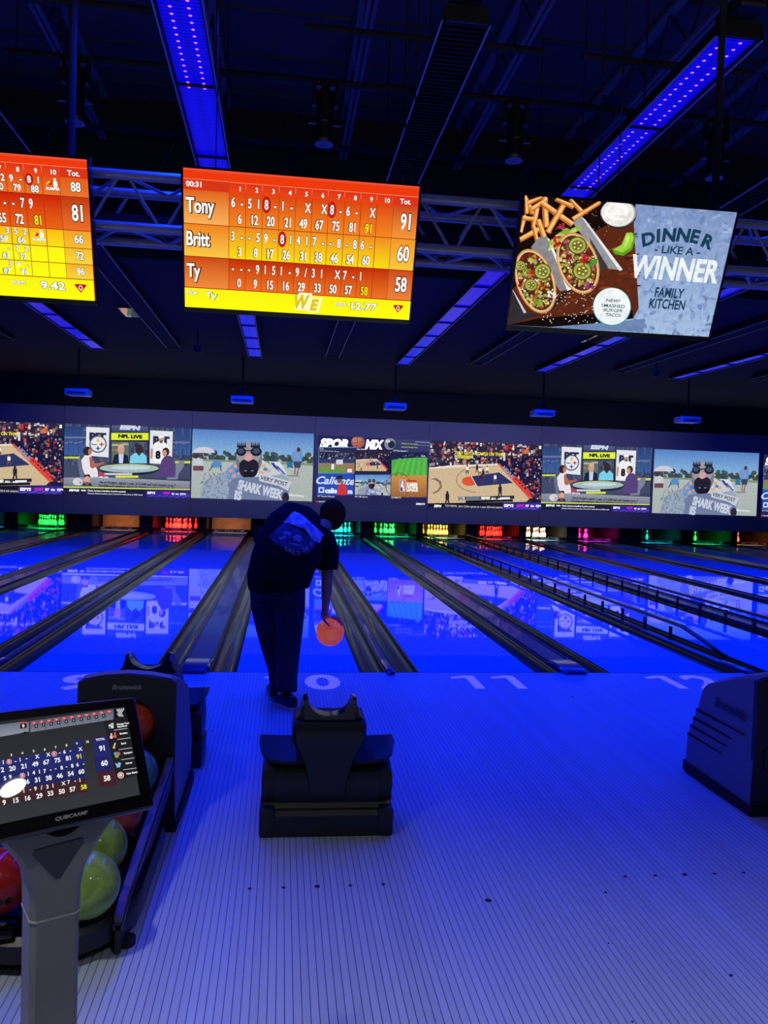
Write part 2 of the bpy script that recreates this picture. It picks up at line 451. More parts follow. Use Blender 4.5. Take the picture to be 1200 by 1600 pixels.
# division caps between neighbouring lanes
def cap(k):
    a, c = LX[k] + LW / 2 + 0.235, LX[k + 1] - LW / 2 - 0.235
    w_ = c - a - 0.004; x = (a + c) / 2; h = w_ / 2
    wide = 'wide' if w_ > 0.15 else 'narrow'
    nm = {9: 'wide dark division cap running along the left of the bowler\'s lane', 10: 'narrow dark division cap between lanes numbered 10 and 11',
          11: 'wide dark division cap between lanes numbered 11 and 12', 12: 'narrow dark division cap under the ladder-like bumper rail'}
    lab = nm.get(k, '%s dark division cap just %s of the %s' % (wide, 'right', lane_words(k)) if k < 9 else '%s dark division cap just left of the %s' % (wide, lane_words(k + 1)))
    t = thing('division_cap', lab, 'lane divider', (x, 0, 0), 0, 'caps between the lanes')
    def sect(y, hw, top):
        e = min(0.02, hw * .5)
        return [(-hw, y, -0.10), (hw, y, -0.10), (hw, y, top - e), (hw - e, y, top), (-hw + e, y, top), (-hw, y, top - e)]
    bm = B(); ring_loft(bm, [sect(0.42, h, 0.022), sect(18.02, h, 0.022)]); obj('cap_body', bm, M_CAP, t, True, angle=30)
    if wide == 'wide':                 # raised rail edges along the cap
        bm = B()
        for sx in (-1, 1): bx(bm, sx * (h - .012) - .006, sx * (h - .012) + .006, 0.42, 18.02, 0.022, 0.03)
        obj('edge_rail', bm, M_CAP, t)
    bm = B(); rs = [sect(0.42, h, 0.026), sect(0.05, h, 0.03)]
    if w_ > .15: rs = [sect(0.42, h, 0.028), sect(0.2, h, 0.05), sect(0.06, h, 0.05), sect(-0.03, h * .96, 0.045), sect(-0.085, h * .8, 0.03)]
    else: rs = [sect(0.42, h, 0.026), sect(0.0, h, 0.045), sect(-0.1, h, 0.04), sect(-0.12, h * .8, 0.03)]
    rs = [[(p[0], p[1], max(p[2], 0.001) if p[1] < 0.0 else p[2]) for p in r_] for r_ in rs]
    ring_loft(bm, rs); obj('end_piece', bm, M_CAPEND, t, True, angle=30)
for k in range(5, 20): cap(k)

# raised bumper rails either side of the fifth lane numbered 13
def bumper(x, side, lab):
    t = thing('bumper_rail', lab, 'bumper rail', (x, 0, 0), 0, 'raised bumper rails')
    bm = B(); ring_loft(bm, [[(-.017, y, z - .018), (.017, y, z - .018), (.017, y, z + .018), (-.017, y, z + .018)] for y, z in ((0.45, 0.06), (0.62, 0.09), (1.35, 0.20), (18.0, 0.15))])
    obj('rail', bm, M_BLACKG, t)
    p0 = None; n = 26
    for i in range(n):
        y = 1.6 + i * 16.2 / (n - 1)
        if p0 is None:
            bm = B(); box(bm, (0, 0, 0.06), (0.02, 0.05, 0.18)); p0 = obj('post', bm, M_BLACK, t, loc=(0, y, 0))
        else: c = ccopy(p0, t); c.location = (0, y, 0)
xb = (LX[12] + LX[13]) / 2
bumper(xb + .06, 1, 'black ladder-like bumper rail raised left of the third lane right of the bowler')
bumper(LX[13] + LW / 2 + 0.16, -1, 'black bumper rail raised at the right edge of the third lane right')

# ------------------------------------------------------------------ back wall (mask), pits, ceiling
seams = [-11.0, -10.3, -6.61, -2.92, 0.77, 4.32, 7.96, 11.69, 15.48, 19.2, 20.6]
b = B()
for a, c in zip(seams[:-1], seams[1:]): bx(b, a + .006, c - .006, 17.6, 17.7, 0.50, 3.68)
struct('wall_back', b, M_MASK)
b = B(); bx(b, X0, X1, 17.7, 17.74, 0.50, 3.68); struct('trim_1', b, M_DARK)
b = B(); bx(b, X0, X1, 17.58, 17.75, 3.69, 4.56); struct('wall_back_upper', b, M_SOFFIT)
b = B(); bx(b, X0, X1, 20.4, 20.6, -0.2, 4.56); struct('wall_rear', b, M_DARK)
b = B(); bx(b, X0 - .2, X0, -13, 20.6, -0.2, 6.7); struct('wall_left', b, M_WALL)
b = B(); bx(b, X1, X1 + .2, -13, 20.6, -0.2, 6.7); struct('wall_right', b, M_WALL)
b = B(); bx(b, X0, X1, 4.0, 20.6, 4.54, 4.66); bx(b, X0, X1, 4.0, 4.15, 4.66, 6.6); struct('ceiling', b, M_CEIL)
b = B(); bx(b, X0, X1, -13, 4.2, 6.6, 6.75)
for i in range(12):                # deck seams
    y = -6.6 + i * 0.92; bx(b, X0, X1, y, y + .02, 6.575, 6.6)
struct('ceiling_deck', b, M_DECK)

PIT = {5: ('cyan', (0.0, .5, .6), 5, 'none'), 6: ('green', (.02, 1, .06), 6, 'full'), 7: ('orange', (1, .36, .17), 2.2, 'none'), 8: ('red', (1, .03, .02), 10, 'full'),
       9: ('orange', (1, .42, .25), 2.0, 'none'), 10: ('red', (1, .06, .05), 6, 'none'), 11: ('cyan', (.02, 1, .75), 6, 'full'), 12: ('green', (.04, 1, .12), 6, '7 4 8 2 5 1 9'),
       13: ('yellow', (1, .62, .08), 7, '7 4 8 2 5 1 9 3 6'), 14: ('red', (1, .02, .01), 10, 'full'), 15: ('white', (1, .72, .45), 6, '7 8 9 4 5 6 2 3 1'),
       16: ('magenta', (1, .02, .28), 9, '7 8 4 5 2'), 17: ('teal', (.03, 1, .7), 3, '8 9'), 18: ('green', (.05, 1, .12), 5, '8 9'), 19: ('orange', (1, .18, .04), 6, '8 9'), 20: ('red', (1, .1, .03), 5, 'none')}
# pin-deck dividers (kickbacks), pit linings
div = []
for k in range(4, 21):
    if k == 4: xa, xc = LX[5] - LW / 2 - .45, LX[5] - LW / 2 - .17
    elif k == 20: xa, xc = LX[20] + LW / 2 + .17, LX[20] + LW / 2 + .45
    else: xa, xc = LX[k] + LW / 2 + 0.16, LX[k + 1] - LW / 2 - 0.16
    side = 'left wall of the pit on' if k < 5 else 'right of'
    lab = 'dark pin-deck divider post standing right of the %s' % lane_words(k) if k > 4 else 'dark pin-deck divider at the far left end of the pits'
    t = thing('pin_deck_divider', lab, 'pit divider', ((xa + xc) / 2, 18.1, -0.2), 0, 'pin-deck dividers')
    b = B(); bx(b, xa, xc, 18.1, 20.2, -0.2, 0.95); obj('side_panel', b, M_PIT, t, world=True)
    b = B()
    bx(b, xa, xc, 18.04, 18.1, -0.2, 0.95, .008); obj('front_trim', b, M_PIT, t, world=True)
bar0 = None
M_BAR = mat('sweep_bar_paint', (60, 60, 62), 0.4)
for k in range(5, 21):
    cname, cc, pw, pins = PIT[k]
    b = B(); bx(b, -.62, .62, -.02, .02, -.2, 1.0)
    q = obj('pit_curtain', b, M_BRASS if k in (7, 9) else M_RUB, None, loc=(LX[k], 20.0 if k not in (7, 9) else 19.2, 0.0 if k not in (7, 9) else .22))
    tag(q, '%s pit curtain behind the %s-lit pin deck, %s' % ('brownish' if k in (7, 9) else 'black', cname, lane_words(k)), 'pit curtain', 'pit curtains')
    if bar0 is None:
        t = thing('sweep_bar', '', 'sweep bar', (0, 0, 0), 0, 'sweep bars before the pins'); bar0 = t
        b = B(); bx(b, -.50, .50, -.03, .03, .028, .115, .012); obj('bar', b, M_BAR, t)
        b = B(); text_bm(b, 'Brunswick', Matrix(((1, 0, 0, 0), (0, 0, 1, -.032), (0, 1, 0, .050), (0, 0, 0, 1))), .045, bold=.02, shear=.25)
        for sx in (-1, 1):
            bx(b, sx * .40 - .06, sx * .40 + .06, -.034, -.03, .045, .098); bx(b, sx * .27 - .05, sx * .27 + .05, -.034, -.03, .066, .078)
        obj('lettering', b, M_WHITE, t)
        for sx in (-1, 1):
            b = B(); bx(b, min(sx * .49, sx * .70), max(sx * .49, sx * .70), -.02, .03, .04, .11); obj('arm', b, M_BLACK, t)
    else: t = ccopy(bar0)
    t.location = (LX[k], 18.2, 0); t['label'] = 'low lettered sweep bar in front of the %s-lit pit, %s' % (cname, lane_words(k))
    if pw: area('pit_lamp', (LX[k], 18.1, 1.0), 0.85, 0.08, pw * 3.6, cc, R(84), (R(36), 0, 0))
# pins
PROF = [(0.0, 0), (.026, 0), (.029, .006), (.040, .05), (.0545, .09), (.0605, .114), (.0575, .15), (.045, .187), (.028, .229), (.0234, .254), (.0232, .27), (.026, .30), (.0318, .335), (.0305, .36), (.02, .377), (0, .381)]
M_PIN = mat('pin_white', (238, 234, 228), 0.25, coat=0.5); N, L, bs = nodes(M_PIN)
tc = N.new('ShaderNodeTexCoord'); sp = N.new('ShaderNodeSeparateXYZ'); L.new(tc.outputs['Object'], sp.inputs[0])
st = math_node(N, L, 'MULTIPLY', math_node(N, L, 'GREATER_THAN', sp.outputs[2], .243), math_node(N, L, 'LESS_THAN', sp.outputs[2], .275))
mx = N.new('ShaderNodeMix'); mx.data_type = 'RGBA'; L.new(st, mx.inputs[0]); mx.inputs['A'].default_value = lin((238, 234, 228)); mx.inputs['B'].default_value = lin((190, 40, 40))
L.new(mx.outputs['Result'], bs.inputs['Base Color'])
SP = 0.3048; RH = SP * .866
PINPOS = {1: (0, 0, 'head pin'), 2: (-.5, 1, 'second-row left pin'), 3: (.5, 1, 'second-row right pin'), 4: (-1, 2, 'third-row left pin'), 5: (0, 2, 'third-row middle pin'), 6: (1, 2, 'third-row right pin'),
          7: (-1.5, 3, 'back-row far left pin'), 8: (-.5, 3, 'back-row centre-left pin'), 9: (.5, 3, 'back-row centre-right pin'), 10: (1.5, 3, 'back-row far right pin')}
pin0 = None
for k in range(6, 20):
    cname, cc, pw, pins = PIT[k]
    if pins == 'none': continue
    for n in (range(1, 11) if pins == 'full' else [int(v) for v in pins.split()]):
        if pin0 is None:
            b = B(); lathe(b, PROF, 16); o = pin0 = obj('bowling_pin', b, M_PIN, None, True, angle=180)
        else: o = pin0.copy(); COL.objects.link(o)
        dx, row, wd = PINPOS[n]
        o.location = (LX[k] + dx * SP, 18.62 + row * RH, 0.0)
        tag(o, '%s-lit bowling %s standing on the %s' % (cname, wd.replace('head pin', 'head pin'), lane_words(k)), 'bowling pin', '%s-lit pins on the %s' % (cname, lane_words(k)))

# ------------------------------------------------------------------ light fixtures in rows along the lanes
def strip_mat(name, lit):
    mt = mat(name, (8, 8, 9), 0.3); N, L, b = nodes(mt)
    tc = N.new('ShaderNodeTexCoord'); s = N.new('ShaderNodeSeparateXYZ'); L.new(tc.outputs['Object'], s.inputs[0])
    fy = math_node(N, L, 'FRACT', math_node(N, L, 'DIVIDE', math_node(N, L, 'ADD', s.outputs[1], 100), 0.075))
    ry = math_node(N, L, 'MULTIPLY', math_node(N, L, 'SUBTRACT', fy, 0.5), 0.075)
    ax = math_node(N, L, 'SUBTRACT', math_node(N, L, 'ABSOLUTE', s.outputs[0]), 0.055)
    d = math_node(N, L, 'SQRT', math_node(N, L, 'ADD', math_node(N, L, 'MULTIPLY', ax, ax), math_node(N, L, 'MULTIPLY', ry, ry)))
    dot = math_node(N, L, 'MULTIPLY', math_node(N, L, 'LESS_THAN', d, 0.011), math_node(N, L, 'LESS_THAN', s.outputs[1], 2.6))
    rib = math_node(N, L, 'ADD', 0.55, math_node(N, L, 'MULTIPLY', math_node(N, L, 'SINE', math_node(N, L, 'MULTIPLY', s.outputs[1], 2 * PI / 0.0375)), 0.3))
    if lit:
        halo = math_node(N, L, 'SUBTRACT', 1.0, math_node(N, L, 'DIVIDE', d, 0.09), True)
        st = math_node(N, L, 'ADD', math_node(N, L, 'MULTIPLY', rib, 0.72), math_node(N, L, 'MULTIPLY', halo, 0.35))
        mx = N.new('ShaderNodeMix'); mx.data_type = 'RGBA'; L.new(dot, mx.inputs[0]); mx.inputs['A'].default_value = (.004, .0, 1, 1); mx.inputs['B'].default_value = (1.0, .25, 1.0, 1)
        L.new(mx.outputs['Result'], b.inputs['Emission Color']); L.new(st, b.inputs['Emission Strength'])
    return mt
M_LIT = strip_mat('led_strip_blue', True)
M_FIX = mat('fixture_black', (16, 16, 17), 0.5)
M_RIM = mat('fixture_rim', (190, 180, 160), 0.35, 0.2)
M_LOUV = mat('louvre_black', (7, 7, 8), 0.3)
def fixture(x, y0, y1, lit, label):
    t = thing('linear_light_fixture', label, 'ceiling light', (x, y0, ROW_Z), 0, 'lit blue light rows' if lit else 'unlit black light rows')
    L_ = y1 - y0; b = B()
    prof = [(-.15, 0), (-.13, .10), (.13, .10), (.15, 0), (.138, 0), (.12, .085), (-.12, .085), (-.138, 0)]
    prism(b, prof, 'y', 0, L_)
    for yy in (0, L_): bx(b, -.13, .13, yy - .01, yy + .01, .0, .1)
    for i in range(int(L_ / 1.25) + 1 if lit else 0): bx(b, -.152, .152, i * 1.25, i * 1.25 + .012, .0, .104)
    obj('housing', b, M_FIX, t)
    b = B(); bx(b, -.125, .125, .012, L_ - .012, .02, .03)
    if lit: obj('light_strip', b, M_LIT, t)
    else:
        obj('dark_strip', b, M_CEIL, t)
        b = B(); n = int(min(L_, 4.5) / .05)
        for i in range(n): box(b, (0, .03 + i * .05, .012), (.25, .006, .022), rot=None)
        obj('louvre', b, M_LOUV, t)['kind'] = 'stuff'
    for sx in (-1, 1):
        b = B(); bx(b, sx * .146 - .005, sx * .146 + .005, 0, L_, -.006, .006); obj('rim', b, M_RIM, t)
    if y0 < 0:
        b = B(); box(b, (0, .0, .15), (.18, .3, .10), .02); obj('driver_box', b, M_FIX, t)
    for i in range(1, max(2, int((min(y1, 3.9) - y0) / 1.3))):
        if y0 + i * 1.3 < 3.9:
            b = B(); cyl(b, (0, i * 1.3, .1), (0, i * 1.3, 6.6 - ROW_Z), .006, n=6); obj('hanger', b, M_FIX, t)
    for yy in (5.5, 9.5):
        b = B(); bx(b, -.03, .03, yy - y0 - .02, yy - y0 + .02, .1, 4.545 - ROW_Z); obj('hanger', b, M_FIX, t)
lw = ['lit blue light row hanging at the far left edge of the photo', 'lit blue light row ending above the leftmost projector', 'lit blue light row passing above the middle scoreboard screen',
      'lit blue light row passing above the right food advertisement screen', 'lit blue light row ending above the second projector from right', 'lit blue light row ending above the rightmost projector', 'lit blue light row beyond the right edge of the photo']
for x, l in zip(LIT_X, lw): fixture(x, -3.6 if abs(x + .87) < .1 else -2.35, 11.3, True, l)
dw = ['unlit black light row at the far left, between two blue rows', 'unlit black light row left of the middle scoreboard screen', 'unlit ribbed black light row between the middle and right screens',
      'unlit black light row below the right food advertisement screen', 'unlit black light row right of the food advertisement screen', 'unlit black light row at the far right of the ceiling']
for x, l in zip(DARK_X, dw): fixture(x, -2.2, 10.6, False, l)

# ------------------------------------------------------------------ roof steel over the approach
def joist(x, label):
    t = thing('roof_joist', label, 'roof joist', (x, -8, 6.0), 0, 'roof joists')
    b = B()
    for sx in (-1, 1): bx(b, sx * .03 - .018, sx * .03 + .018, 0, 11.9, 0, .04)
    obj('bottom_chord', b, M_JOIST, t)
    b = B(); bx(b, -.05, .05, 0, 11.9, .53, .58); obj('top_chord', b, M_JOIST, t)
    b = B()
    for i in range(14):
        y = i * .85; cyl(b, (0, y, .03), (0, y + .425, .54), .012, n=6); cyl(b, (0, y + .425, .54), (0, y + .85, .03), .012, n=6)
    obj('web', b, M_JOISTD, t)
jw = ['far left', 'second from left', 'just left of the left blue light row', 'left of the middle dark light row', 'right of the middle dark light row', 'left of the right blue light row', 'right of the right blue light row', 'far right']
for i, q in enumerate(jw): joist(-5.7 + i * 1.55, 'dark steel roof joist running lengthwise, ' + q)
def girder(y, z, label):
    t = thing('roof_girder', label, 'roof girder', (0, y, z), 0, 'roof girders')
    b = B(); bx(b, X0, X1, -.06, .06, .42, .5); obj('top_chord', b, M_JOISTD, t)
    b = B(); bx(b, X0, X1, -.05, .05, -.62, -.55); obj('bottom_chord', b, M_JOISTD, t)
    b = B(); n = 21
    for i in range(n):
        x = X0 + .4 + i * 1.5
        cyl(b, (x, 0, .42), (x - .55, 0, -.56), .025, n=6); cyl(b, (x, 0, .42), (x + .55, 0, -.56), .025, n=6); cyl(b, (x + .75, 0, .42), (x + .75, 0, -.56), .018, n=6)
    obj('web', b, M_JOISTD, t)
girder(3.5, 5.55, 'dark lattice roof girder running across above the screens')
# cross pipes
def pipe(y, z, xa, xb_, label, r=.03):
    b = B(); cyl(b, (xa, 0, 0), (xb_, 0, 0), r, n=12)
    o = obj('ceiling_pipe', b, M_JOISTD, None, True, loc=(0, y, z)); tag(o, label, 'pipe', 'pipes under the roof')
pipe(-.5, 4.83, -2.35, 4.4, 'dark round pipe carrying the four hanging cylinder spotlights')
for xa, xb_, l in ((-2.6, -1.0, 'short dark cross pipe at the top left of the photo'), (-.12, .80, 'short dark cross pipe left of the ribbed dark light row'), (.98, 1.6, 'short dark cross pipe right of the ribbed dark light row'), (1.9, 3.2, 'short dark cross pipe at the top right of the photo')):
    pipe(-1.24, 4.83, xa, xb_, l, .028)
# hanging cylinder spotlights
M_SPOT = mat('spot_black', (10, 10, 11), 0.35)
M_LENS = mat('spot_lens', (12, 12, 14), 0.5)
spot0 = None
for x, l in ((-1.835, 'leftmost'), (.065, 'second from left'), (1.62, 'third from left'), (3.37, 'rightmost')):
    if spot0 is None:
        spot0 = t = thing('spotlight', '', 'spotlight', (0, 0, 0), 0, 'cylinder spotlights on the pipe')
        b = B(); cyl(b, (0, 0, -.44), (0, 0, -.06), .068, n=20); cyl(b, (0, 0, -.06), (0, 0, -.01), .05, .03, n=16); obj('barrel', b, M_SPOT, t, True, angle=30)
        b = B(); bx(b, -.10, -.075, -.03, .03, -.16, .0); bx(b, .075, .10, -.03, .03, -.16, 0); bx(b, -.10, .10, -.03, .03, -.01, .03); obj('yoke', b, M_SPOT, t)
        b = B(); lathe(b, [(.062, -.455), (.072, -.455), (.072, -.425), (.062, -.425), (.062, -.455)], 20); obj('front_ring', b, M_STEEL, t, True, angle=30)
        b = B(); cyl(b, (0, 0, -.446), (0, 0, -.441), .045, n=16); obj('lens', b, M_LENS, t)
        b = B(); bx(b, -.13, -.068, -.006, .006, -.30, -.294); bx(b, .068, .13, -.006, .006, -.305, -.299); bx(b, -.02, .02, -.075, -.065, -.30, -.29); obj('side_clip', b, M_STEEL, t)
    else: t = ccopy(spot0)
    t.location = (x, -.5, 4.80); t['label'] = 'black cylinder spotlight hanging from the roof pipe, %s of the four' % l
# truss carrying the screens
TX0, TX1 = -4.2, 5.6
t = thing('lighting_truss', 'silver box truss running across behind the three hanging screens', 'truss', (0, -2.4, 2.976))
YF, YB, ZT, ZL = -.15, .13, .27, 0.0
for nm, y, z in (('upper_chord', YF, ZT), ('upper_chord', YB, ZT), ('lower_chord', YF, ZL), ('lower_chord', YB, ZL)):
    b = B(); cyl(b, (TX0, y, z), (TX1, y, z), .026, n=14); obj(nm, b, M_ALU, t, True)
b = B(); n = 25; st_ = (TX1 - TX0) / n
for i in range(n):
    x = TX0 + i * st_
    for y in (YF, YB):
        cyl(b, (x + .02, y, ZT), (x + st_ / 2, y, ZL), .009, n=6); cyl(b, (x + st_ / 2 + .03, y, ZL), (x + st_ - .02, y, ZT), .009, n=6)
    for z in (ZT, ZL):
        cyl(b, (x, YF, z), (x + st_ / 2, YB, z), .009, n=6); cyl(b, (x + st_ / 2, YB, z), (x + st_, YF, z), .009, n=6)
obj('lattice', b, M_ALU, t, True)
t = thing('ribbed_light_bar', 'black ribbed light bar lying inside the truss behind the screens', 'light bar', (0, -2.3, 3.02))
b = B(); bx(b, TX0, TX1, -.04, .04, .0, .09); obj('bar_body', b, M_FIX, t)
b = B()
for i in range(400):
    x = TX0 + .01 + i * (TX1 - TX0) / 400
    if -1.5 < x < 3.2: bx(b, x, x + .008, -.048, -.04, .004, .086)
obj('rib', b, M_DARK, t)['kind'] = 'stuff'
for x, l in ((-1.37, 'left of the middle scoreboard'), (2.33, 'passing in front of the right blue light row'), (-5.0, 'beyond the left edge')):
    b = B(); cyl(b, (0, 0, 0), (0, 0, 3.35), .022, n=10); o = obj('truss_pole', b, M_JOISTD, None, True, loc=(x, -2.4, 3.25)); tag(o, 'dark vertical pole holding the truss, ' + l, 'pole', 'poles holding the truss')
for x, y, l in ((.47, -2.25, 'left of the ribbed dark light row'), (.53, -2.2, 'beside the ribbed dark light row'), (1.68, -2.2, 'left of the right blue light row'), (1.80, -2.22, 'nearest the right blue light row'), (-.62, -2.2, 'beside the left blue light row'), (2.85, -2.2, 'right of the right blue light row')):
    b = B(); cyl(b, (0, 0, 0), (0, 0, 3.35), .004, n=6); b2 = cyl(b, (0, 0, .95), (0, 0, 1.1), .010, n=8); o = obj('hanging_wire', b, M_JOISTD, None, loc=(x, y, 3.25)); tag(o, 'thin dark hanging wire above the truss, ' + l, 'wire', 'wires above the truss')

# projectors and small ceiling things over the lanes
pr0 = None
for x, l in ((-4.85, 'leftmost'), (-1.17, 'second from left'), (2.43, 'middle'), (6.09, 'second from right'), (9.86, 'rightmost')):
    if pr0 is None:
        pr0 = t = thing('projector', '', 'projector', (0, 0, 0), 0, 'projectors over the lanes')
        b = B(); box(b, (0, 0, 0), (.52, .42, .15), .02); obj('body', b, M_WHITE, t)
        b = B(); cyl(b, (.12, .20, 0), (.12, .25, 0), .06, n=16); obj('lens_barrel', b, M_BLACKG, t, True, angle=30)
        b = B(); bx(b, -.20, .20, -.214, -.208, -.045, .0); obj('vent', b, M_GREY, t)
        b = B(); box(b, (0, 0, .11), (.30, .24, .05), .01); box(b, (0, 0, .17), (.14, .14, .1), .01); cyl(b, (-.09, 0, .2), (-.02, 0, .3), .015, n=8); obj('mount', b, M_BLACK, t)
        b = B(); cyl(b, (0, 0, .2), (0, 0, 1.03), .022, n=10); obj('pole', b, M_BLACK, t)
    else: t = ccopy(pr0)
    t.location = (x, 12.0, 3.53); t['label'] = 'white projector hanging on a black pole, %s of the five' % l
for x, y, l in ((-1.92, 9.2, 'between the two left projectors'), (7.62, 9.2, 'between the two right projectors')):
    t = thing('dome_camera', 'small dark dome camera hanging under the ceiling ' + l, 'camera', (x, y, 4.19), 0, 'dome cameras')
    b = B(); cyl(b, (0, 0, .08), (0, 0, .36), .012, n=8); obj('stem', b, M_BLACK, t)
    b = B(); cyl(b, (0, 0, 0), (0, 0, .09), .085, n=18); obj('housing', b, M_GREY, t, True, angle=30)
    b = B(); ball(b, (0, 0, 0), .075, 16, 10, (1, 1, .8)); obj('dome', b, M_BLACKG, t, True)
M_MIRR = mat('polished_panel', (200, 200, 205), 0.03, 1.0)
for x, y, l in ((-2.88, 7.45, 'left of the middle screen'), (5.55, 7.4, 'below the food advertisement')):
    b = B(); bx(b, -.15, .15, -.38, .38, 0, .02); o = obj('ceiling_panel', b, M_MIRR, None, loc=(x, y, 4.5)); tag(o, 'polished ceiling panel mirroring the wall pictures, ' + l, 'ceiling panel', 'polished ceiling panels')

# round house lamps behind the bowlers
M_HOUSE = mat('house_lamp', (255, 250, 240), 0.5, emit=(1.0, .95, .86), es=HOUSE)
M_CAN = mat('can_lamp', (255, 250, 240), 0.5, emit=(1.0, .95, .9), es=4.0)
for x, y, can, l in ((-1.9, -5.7, 1, 'left'), (.6, -6.9, 1, 'middle'), (3.13, -6.57, 0, 'middle right'), (2.6, -7.1, 1, 'behind the middle right one'), (-3.2, -7.6, 0, 'far back')):
    t = thing('house_lamp', 'round white house lamp above the seating, ' + l, 'lamp', (x, y, 3.5), 0, 'round lamps above the seating')
    b = B(); cyl(b, (0, 0, -.01), (0, 0, 0.0), .12 if can else .09, n=24); obj('diffuser', b, M_CAN if can else M_HOUSE, t)
    b = B(); cyl(b, (0, 0, .0), (0, 0, .12), .14, n=24); cyl(b, (0, 0, .12), (0, 0, 3.1), .015, n=8); obj('housing', b, M_BLACK, t)
    area('added_roof_fill', (x, y, 3.64), .2, .2, 26.0, (1.0, .92, .9), PI, (PI, 0, 0))  # unseen upward fill, added to brighten the roof deck and joists
    if can: area('can_light', (x, y, 3.48), .2, .2, 24.0, (1.0, .95, .9), R(100))

# ------------------------------------------------------------------ hanging screens
WHT = (255, 255, 255); DK = (40, 15, 10)
TILT = R(20.63); TVW, TVH = 1.21, 0.684
def tv(x, label):
    t = thing('hanging_screen', label, 'screen', (x, -2.647, 2.907), 0, 'screens hanging over the lanes')
    t.rotation_euler = (PI / 2 + TILT, 0, 0)             # local x right, y up the screen, z towards the viewer
    b = B(); box(b, (0, 0, -.035), (TVW + .022, TVH + .022, .05), .006); obj('cabinet', b, M_BLACK, t)
    b = B()
    for sx in (-1, 1): bx(b, sx * (TVW / 2 + .006) - .005, sx * (TVW / 2 + .006) + .005, -TVH / 2 - .011, TVH / 2 + .011, -.012, .006)
    for sy in (-1, 1): bx(b, -TVW / 2 - .011, TVW / 2 + .011, sy * (TVH / 2 + .006) - .005, sy * (TVH / 2 + .006) + .005, -.012, .006)
    bx(b, -TVW / 2 - .011, TVW / 2 + .011, -TVH / 2 - .03, -TVH / 2 - .01, -.03, .002)
    obj('bezel', b, M_BLACKG, t)
    b = B(); box(b, (0, 0, -.08), (.4, .3, .05), .005); box(b, (0, .12, -.14), (.08, .10, .12)); obj('bracket', b, M_BLACK, t)
    return t
def qlogo(p, x, y, s):
    p.poly([(x - s, y - s * .55), (x - s * .8, y - s * .72), (x + s * .8, y - s * .72), (x + s, y - s * .55), (x, y + s * .75)], (190, 15, 20))
    p.arc(x, y - s * .12, s * .28, s * .33, s * .14, WHT, n=14); p.line(x + s * .05, y + .1 * s, x + s * .1, y + s * .4, s * .14, WHT)
def bumperlogo(p, x, y, s):
    p.ell(x - s * .5, y, s * .36, s * .36, (215, 40, 20)); p.poly([(x - s * 1.25, y + .25 * s), (x - s * .7, y - s * .4), (x - s * .45, y - .1 * s), (x - s * .8, y + .05 * s), (x - s * 1.05, y + .35 * s)], (250, 220, 40))
    p.ell(x + s * .35, y + .15 * s, s * .36, s * .62, WHT); p.ell(x + s * .3, y - s * .55, s * .24, s * .3, WHT); p.rect(x + s * .1, y - s * .58, x + s * .5, y - s * .48, (200, 60, 50))
    p.text('BUMPER', x - s * .1, y + s * 1.12, s * .42, WHT, 'c', width=s * 2.3, bold=.05, out=(40, 20, 10), ob=.05)
def score(p, x, y, h, s, col=WHT, anc='c', cond=.62): p.text(s, x, y, h, col, anc, cond=cond, bold=.026, out=DK, ob=.045)
S_W, S_H = 1200.0, 678.0
